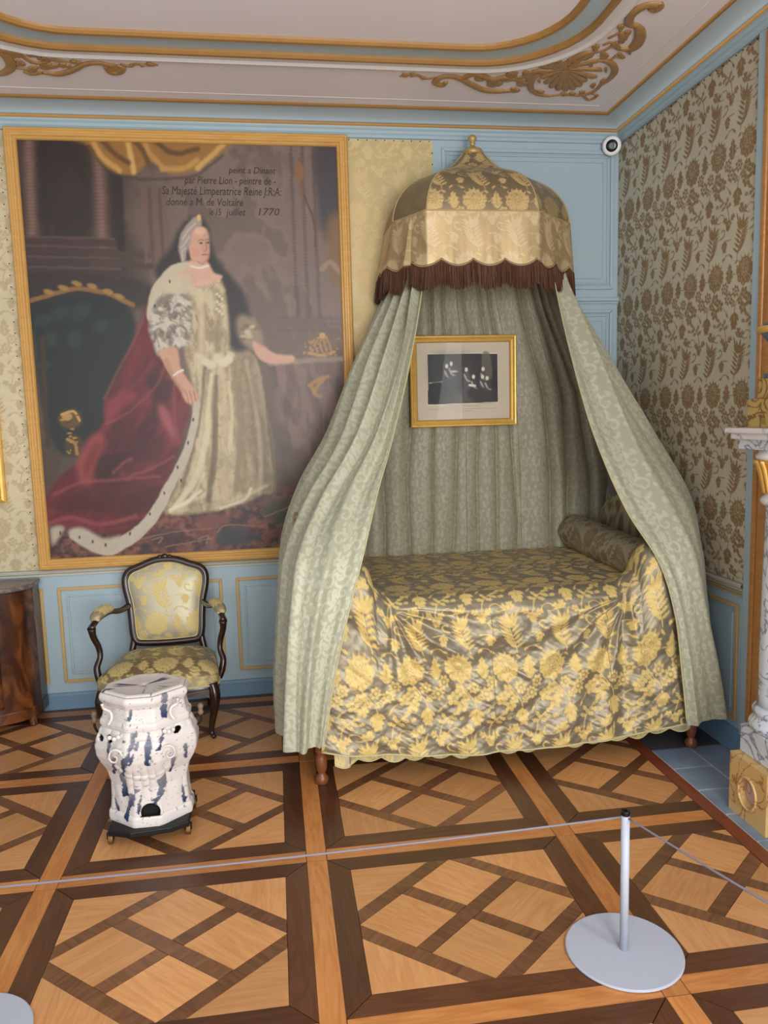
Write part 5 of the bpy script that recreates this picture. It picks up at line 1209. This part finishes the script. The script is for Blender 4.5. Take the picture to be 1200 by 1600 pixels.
es = MB().ball((-3.535, -.322, .43), (.012, .005, .028), 12, 8).ball((-3.535, -.324, .465), (.016, .004, .012), 10, 6).ball((-3.535, -.324, .396), (.014, .004, .014), 10, 6).build('escutcheon', BRASS, cab, smooth=True)
for sx in (-1, 1):
    MB().tube(spline([(-3.88+sx*.46, -.20, .05), (-3.88+sx*.465, -.215, .03), (-3.88+sx*.475, -.23, .0)], 10), .02, 10).build('foot', VEN, cab, smooth=True)
    MB().tube(spline([(-3.88+sx*.25, -.355, .05), (-3.88+sx*.25, -.36, .03), (-3.88+sx*.25, -.37, .0)], 10), .02, 10).build('foot', VEN, cab, smooth=True)

# ------------------------------------------------------------------ marble chimneypiece
fp = thing('fireplace', 'marble chimneypiece with veined column, gilt capital and yellow marble base', 'fireplace', (-.18, -2.55, 0))
def column(y0):
    yc = y0-.115; xc = -.183
    blk = MB()
    V0 = [(-.328, y0), (-.328, y0-.232), (-.02, y0-.232), (-.02, y0)]
    # block with a round recess in its side: side face built as ring around the medallion
    n = 32; oy, oz, ry, rz = yc, .115, .055, .062
    V = []; F = []
    sq = []
    for j in range(n):
        a_ = 2*PI*j/n; c, s_ = math.cos(a_), math.sin(a_); k = 1/max(abs(c), abs(s_)); sq.append((yc+.116*c*k, .12+.12*s_*k))
    for j in range(n): V.append((-.328, sq[j][0], sq[j][1]))
    for j in range(n): a_ = 2*PI*j/n; V.append((-.328, oy+ry*math.cos(a_), oz+rz*math.sin(a_)))
    for j in range(n): a_ = 2*PI*j/n; V.append((-.300, oy+ry*.86*math.cos(a_), oz+rz*.86*math.sin(a_)))
    for j in range(n): V.append((-.02, sq[j][0], sq[j][1]))
    for a_, b_2 in ((0, n), (n, 2*n)):
        for j in range(n): F.append((a_+j, a_+(j+1) % n, b_2+(j+1) % n, b_2+j))
    for j in range(n): F.append((j, 3*n+j, 3*n+(j+1) % n, (j+1) % n))
    F.append(tuple(range(3*n, 4*n)))
    mesh('pedestal', V, F, M_YEL, fp)
    MB().ball((-.300, oy, oz), (.014, ry*.84, rz*.84), 20, 12).build('medallion', M_PINK, fp, smooth=True)
    MB().tube([(-.328, oy+ry*math.cos(a_), oz+rz*math.sin(a_)) for a_ in np.linspace(0, 2*PI, 40, endpoint=False)], .006, 8, closed=True).build('medallion_rim', M_YEL, fp, smooth=True)
    MB().box(-.292, -.05, yc-.112, yc+.112, .24, .355).build('plinth', M_BLUE, fp, bevel=.006)
    MB().lathe([(.112, .355), (.122, .365), (.126, .38), (.122, .395), (.110, .405), (.104, .412), (.104, .420), (.112, .428), (.114, .440), (.108, .450), (.098, .456)], xc, yc, 40).build('column_base', M_BLUE, fp, smooth=True)
    MB().lathe([(.098, .456), (.094, .49), (.0945, .7), (.092, 1.0), (.088, 1.215), (.090, 1.23)], xc, yc, 48).build('column_shaft', M_BLUE, fp, smooth=True)
    MB().lathe([(.092, 1.228), (.106, 1.236), (.110, 1.248), (.104, 1.26), (.094, 1.266), (.094, 1.275)], xc, yc, 40).build('necking', M_WHITE, fp, smooth=True)
    cap = MB().lathe([(.092, 1.272), (.096, 1.30), (.104, 1.35), (.116, 1.385), (.122, 1.40)], xc, yc, 32).build('capital', GOLD, fp, smooth=True)
    lf = MB()
    for j in range(20):
        a_ = 2*PI*j/20; q = [(xc+math.cos(a_)*r_, yc+math.sin(a_)*r_, z) for r_, z in ((.096, 1.276), (.102, 1.31), (.110, 1.35), (.118, 1.378), (.127, 1.392), (.130, 1.384))]
        leaf_o = MB().tube(spline(q, 14), np.interp(np.linspace(0, 1, 14), [0, .5, .85, 1], [.006, .010, .010, .004]), 8, ).build('acanthus_leaf', GOLD, cap, smooth=True)
    return xc, yc
xc, yc = column(-1.745); column(-3.13)
MB().lathe([(.118, 1.398), (.128, 1.405), (.13, 1.415), (.12, 1.425), (.12, 1.437)], xc, yc, 36).build('abacus', M_WHITE, fp, smooth=True)
MB().box(-.318, -.02, -3.40, -1.72, 1.437, 1.498).build('architrave', M_BLUE, fp, bevel=.005)
MB().box(-.348, -.02, -3.44, -1.675, 1.498, 1.518).build('mantel_shelf', M_WHITE, fp, bevel=.005)
MB().box(-.335, -.02, -3.42, -1.695, 1.475, 1.499).build('shelf_moulding', M_WHITE, fp, bevel=.005)
MB().box(-.20, -.02, -3.0, -1.98, 1.05, 1.43).build('frieze', M_YEL, fp, bevel=.004)
MB().box(-.10, -.02, -2.98, -2.0, 0, 1.05).build('fireback', SOOT, fp)
upper = thing('marble_plinth', 'ochre marble stepped block standing on the mantel shelf', 'marble block', (-.22, -1.87, 1.518))
MB().box(-.290, -.06, -2.02, -1.73, 1.518, 1.625).build('block', M_YEL2, upper, bevel=.004)
MB().box(-.268, -.08, -1.99, -1.755, 1.625, 1.700).build('step', M_YEL2, upper, bevel=.004)
urn = thing('mantel_urn', 'blue-grey urn with gilt rim on ochre marble block', 'urn', (-.205, -1.87, 1.70))
UB = plain('blue_grey_glaze', (86, 98, 124), .2, var=.2, scale=20)
MB().box(-.27, -.13, -1.945, -1.79, 1.70, 1.716).build('foot', UB, urn, bevel=.004)
MB().lathe([(.05, 1.716), (.052, 1.724), (.03, 1.735), (.022, 1.76), (.030, 1.775), (.05, 1.79), (.075, 1.812), (.098, 1.842), (.118, 1.865), (.112, 1.868), (.08, 1.85)], -.205, -1.87, 36).build('bowl', UB, urn, smooth=True)
MB().lathe([(.110, 1.858), (.124, 1.862), (.130, 1.872), (.124, 1.882), (.110, 1.884)], -.205, -1.87, 36).build('gilt_rim', GOLD, urn, smooth=True)
MB().lathe([(.024, 1.752), (.034, 1.757), (.036, 1.765), (.034, 1.773), (.024, 1.778)], -.205, -1.87, 30).build('gilt_collar', GOLD, urn, smooth=True)
MB().lathe([(.112, 1.882), (.10, 1.895), (.05, 1.91), (.02, 1.92), (.012, 1.93), (.018, 1.94), (.004, 1.955)], -.205, -1.87, 30).build('lid', UB, urn, smooth=True)

# ------------------------------------------------------------------ museum barrier
def stand(x, y, label):
    s_ = thing('barrier_stand', label, 'barrier stand', (x, y, 0), 'barrier stands')
    MB().lathe([(.166, .0012), (.170, .003), (.170, .007), (.167, .009), (.0, .009)][:-1]+[(.001, .0092)], x, y, 96).build('base_plate', GREYM, s_, smooth=False)
    MB().lathe([(.0125, .009), (.0125, .437)], x, y, 28).build('pole', GREYM, s_, smooth=True)
    MB().lathe([(.0128, .430), (.0135, .432), (.0135, .441), (.012, .4435), (.006, .4438), (.0055, .441), (.001, .441)], x, y, 28).build('cap', BLACK, s_, smooth=False)
S1, S2, S3 = (-1.115, -2.455), (-2.955, -2.465), (-.78, -3.35)
stand(*S1, 'pale grey barrier stand on a disc base before the bed')
stand(*S2, 'pale grey barrier stand with its disc base in the bottom left corner')
stand(*S3, 'pale grey barrier stand holding the outer end of the rope beside the fireplace')
def cord(a_, b_2, label):
    n = 30; t_ = np.linspace(0, 1, n); P_ = np.stack([a_[0]+(b_2[0]-a_[0])*t_, a_[1]+(b_2[1]-a_[1])*t_, .425-.010*np.sin(PI*t_)], -1)
    d_ = P_[-1]-P_[0]; d_ /= np.linalg.norm(d_); P_[0] += d_*.014; P_[-1] -= d_*.014
    setp(MB().tube(P_, .0033, 6).build('barrier_rope', CORD, None, smooth=True, org=P_[n//2]), label, 'rope', 'barrier ropes')
cord(S1, S2, 'thin grey rope stretched across in front of the stove')
cord(S1, S3, 'short grey rope sloping from the stand before the bed towards the fireplace')

# ------------------------------------------------------------------ small camera in the corner
cm = thing('security_camera', 'round white security camera with black lens under the cornice', 'camera', (-.05, -.02, 3.10))
cc = np.array(U((956, 228), 1, -.05)); dr0 = np.array([-.40, -.88, -.24]); dr0 /= np.linalg.norm(dr0)
def disc(r0, prof, mat, name, c=cc):
    t1 = np.cross(dr0, [0, 0, 1]); t1 /= np.linalg.norm(t1); t2 = np.cross(t1, dr0); n = 36
    V = [c+dr0*h+(t1*math.cos(2*PI*j/n)+t2*math.sin(2*PI*j/n))*r_ for r_, h in prof for j in range(n)]
    k = len(prof); F = [(i*n+j, i*n+(j+1) % n, (i+1)*n+(j+1) % n, (i+1)*n+j) for i in range(k-1) for j in range(n)]+[tuple(range((k-1)*n, k*n)), tuple(range(n))[::-1]]
    return mesh(name, V, F, mat, cm, True)
disc(0, [(.030, -.025), (.046, -.012), (.052, .002), (.053, .012), (.049, .022), (.042, .026), (.02, .027)], WHITEP, 'housing')
disc(0, [(.032, .024), (.033, .028), (.031, .030), (.015, .031), (.002, .0312)], BLACK, 'lens')
disc(0, [(.012, -.06), (.014, -.02)], WHITEP, 'bracket')

# ------------------------------------------------------------------ gilded ornaments on the ceiling
def CO(p): q = U(p, 2, ZC); return np.array([q[0], q[1], ZC-.003])
def z3(x, y): return (780+x*260/1200, y*260/1200)      # sketch coordinates of the corner cartouche
def z4(x, y): return (x*260/1200, 60+y*260/1200)
def z2(x, y): return (560+x*.5333, y*.5333)
def scroll_part(root, f, pts, wd, name='scroll'):
    q = spline([CO(f(*p)) for p in pts], 12*len(pts)); n = len(q); wd = np.atleast_1d(wd)
    r_ = np.interp(np.linspace(0, 1, n), np.linspace(0, 1, len(wd)), wd)
    return MB().tube(q, r_, 10, flat=(2, .55)).build(name, ORN, root, smooth=True)
def blob(root, f, x, y, lx, ly, rot, name='leaf'):
    "a small lobed leaf in low relief"
    c = CO(f(x, y)); e1 = CO(f(x+math.cos(rot)*lx, y+math.sin(rot)*lx))-c; e2 = CO(f(x-math.sin(rot)*ly, y+math.cos(rot)*ly))-c
    mb = MB()
    for k, (a_, b_2, s1, s2) in enumerate(((0, 0, 1, .55), (-.35, .5, .6, .42), (-.35, -.5, .6, .42), (.3, .32, .45, .3), (.3, -.32, .45, .3))):
        mb.ball(c+e1*a_+e2*b_2, (1, 1, 1), 10, 7, fn=lambda q, s1=s1, s2=s2: e1*q[0]*s1+e2*q[1]*s2+np.array([0, 0, -.007*q[2]]))
    return mb.build(name, ORN, root, smooth=True)
oc = CO(z3(490, 540))
orn = thing('ceiling_ornament', 'bronze shell cartouche with scrolls in the ceiling corner above the fireplace', 'ornament', tuple(oc), 'ceiling ornaments')
hub = CO(z3(470, 495))
for k, a_ in enumerate(np.linspace(-.62, PI+.5, 15)):
    L_2 = 250 if k < 4 else (185 if k < 12 else 190); L_2 = {0: 225, 1: 262, 2: 262, 3: 240}.get(k, L_2)
    tip = (470+L_2*math.cos(a_), 495+L_2*.84*math.sin(a_)); q = np.array([hub+(CO(z3(*tip))-hub)*t_ for t_ in np.linspace(.06, 1, 12)])
    MB().tube(q, np.interp(np.linspace(0, 1, 12), [0, .7, .92, 1], [.006, .019, .020, .010]), 8, flat=(2, .45)).build('shell_lobe', ORN, orn, smooth=True)
blob(orn, z3, 440, 470, 60, 45, .3, 'shell_hinge')
for pts, wd in (([(330, 510), (250, 560), (225, 620), (260, 665), (340, 685), (430, 680)], [.012, .018, .014, .008]), ([(430, 675), (520, 680), (610, 680), (690, 650), (730, 610)], [.008, .012, .010]), ([(730, 610), (800, 560), (835, 500), (800, 445), (740, 430), (670, 440)], [.010, .018, .018, .008]), ([(470, 490), (480, 450), (530, 430), (560, 450), (530, 470)], [.016, .014, .008]), ([(500, 440), (570, 400), (640, 375), (690, 370)], [.016, .020, .008]), ([(610, 690), (640, 715), (690, 700), (705, 680), (670, 675)], [.008, .010, .006]), ([(690, 375), (760, 355), (820, 320), (800, 300), (750, 320)], [.008, .010, .007]), ([(760, 425), (810, 420), (850, 390)], [.008, .008]), ([(790, 270), (830, 250), (870, 230)], [.008, .008]), ([(870, 350), (960, 340), (1010, 280), (1015, 215), (985, 175)], [.012, .030, .026, .016]), ([(985, 180), (940, 165), (945, 110), (1000, 60), (1070, 30), (1140, 25)], [.018, .020, .024, .022, .026]), ([(1150, 15), (1160, 45), (1120, 70), (1080, 60)], [.016, .018, .008]), ([(230, 580), (180, 590), (130, 560), (60, 580), (10, 560), (30, 540)], [.010, .012, .009, .006]), ([(330, 500), (260, 510), (200, 540)], [.014, .018, .008])): scroll_part(orn, z3, pts, wd)
for x, y, lx, ly, r_ in ((880, 190, 30, 24, -.6), (760, 395, 34, 30, .2), (700, 335, 32, 26, -.5), (890, 270, 45, 40, 1.9), (850, 330, 40, 30, .8), (880, 400, 34, 20, .4), (930, 230, 28, 24, -.4), (940, 370, 22, 18, 1.2), (640, 400, 50, 24, -.3), (210, 530, 46, 30, -.2), (160, 595, 34, 26, .3), (300, 655, 30, 12, .1), (290, 580, 16, 10, .9), (470, 675, 26, 14, .1), (530, 670, 26, 14, -.1), (600, 660, 24, 14, -.2), (680, 610, 26, 18, -.8), (750, 580, 28, 20, -.9), (770, 500, 20, 14, 1.4), (660, 460, 20, 14, .6), (730, 500, 16, 12, .3), (370, 460, 26, 18, -.4), (520, 425, 30, 18, -.5)): blob(orn, z3, x, y, lx, ly, r_)
for pts, wd in (([(490, 240), (430, 225), (390, 230), (345, 215), (300, 228)], [.010, .018, .020, .016]), ([(470, 262), (420, 265), (370, 262), (330, 245), (290, 225), (250, 222), (225, 238), (245, 248), (258, 238)], [.010, .020, .020, .018, .018, .018, .012]), ([(225, 225), (200, 228), (170, 218), (135, 218), (122, 222)], [.007, .009, .008, .005]), ([(440, 215), (470, 225), (500, 215), (530, 205)], [.008, .010, .008])): scroll_part(orn, z2, pts, wd)
for x, y, lx, ly, r_ in ((450, 218, 20, 12, -.3), (480, 242, 18, 12, .2), (400, 240, 26, 16, .1), (355, 228, 16, 10, .3), (460, 262, 16, 8, .1), (505, 222, 20, 14, -.3), (160, 217, 10, 6, .1), (190, 226, 8, 5, .1), (138, 218, 10, 6, .1)): blob(orn, z2, x, y, lx, ly, r_)
orl = thing('ceiling_ornament', 'bronze scrolling leaf ornament on the ceiling above the portrait', 'ornament', tuple(CO(z4(400, 200))), 'ceiling ornaments')
for pts, wd in (([(310, 240), (420, 250), (520, 225), (600, 185), (680, 170), (760, 180), (820, 195)], [.014, .020, .018, .016, .016, .014]), ([(760, 195), (800, 235), (860, 235), (880, 205), (840, 190)], [.012, .022, .020, .010]), ([(870, 180), (930, 195), (980, 180), (1050, 185), (1140, 188)], [.008, .010, .008, .006]), ([(130, 100), (190, 145), (260, 172), (330, 165), (330, 140), (300, 135)], [.010, .012, .010, .007]), ([(350, 160), (380, 145), (440, 155), (500, 165)], [.008, .008, .006]), ([(100, 180), (120, 205), (190, 215), (250, 215)], [.008, .010, .012]), ([(170, 235), (230, 250), (300, 240)], [.008, .014, .012]), ([(-60, 60), (30, 110), (75, 170), (70, 215), (20, 245), (-60, 250)], [.02, .024, .022, .016]), ([(0, 70), (80, 85), (140, 125)], [.020, .024, .014])): scroll_part(orl, z4, pts, wd)
for x, y, lx, ly, r_ in ((230, 115, 40, 14, .2), (290, 140, 30, 14, .5), (150, 175, 40, 22, .3), (240, 215, 44, 26, -.2), (360, 195, 80, 26, .0), (470, 190, 50, 18, .1), (545, 165, 44, 14, .1), (830, 210, 40, 30, .3), (1030, 188, 22, 10, 0), (1090, 182, 40, 14, .1), (950, 190, 18, 12, .1), (90, 110, 50, 36, .3), (410, 155, 30, 10, .1)): blob(orl, z4, x, y, lx, ly, r_)
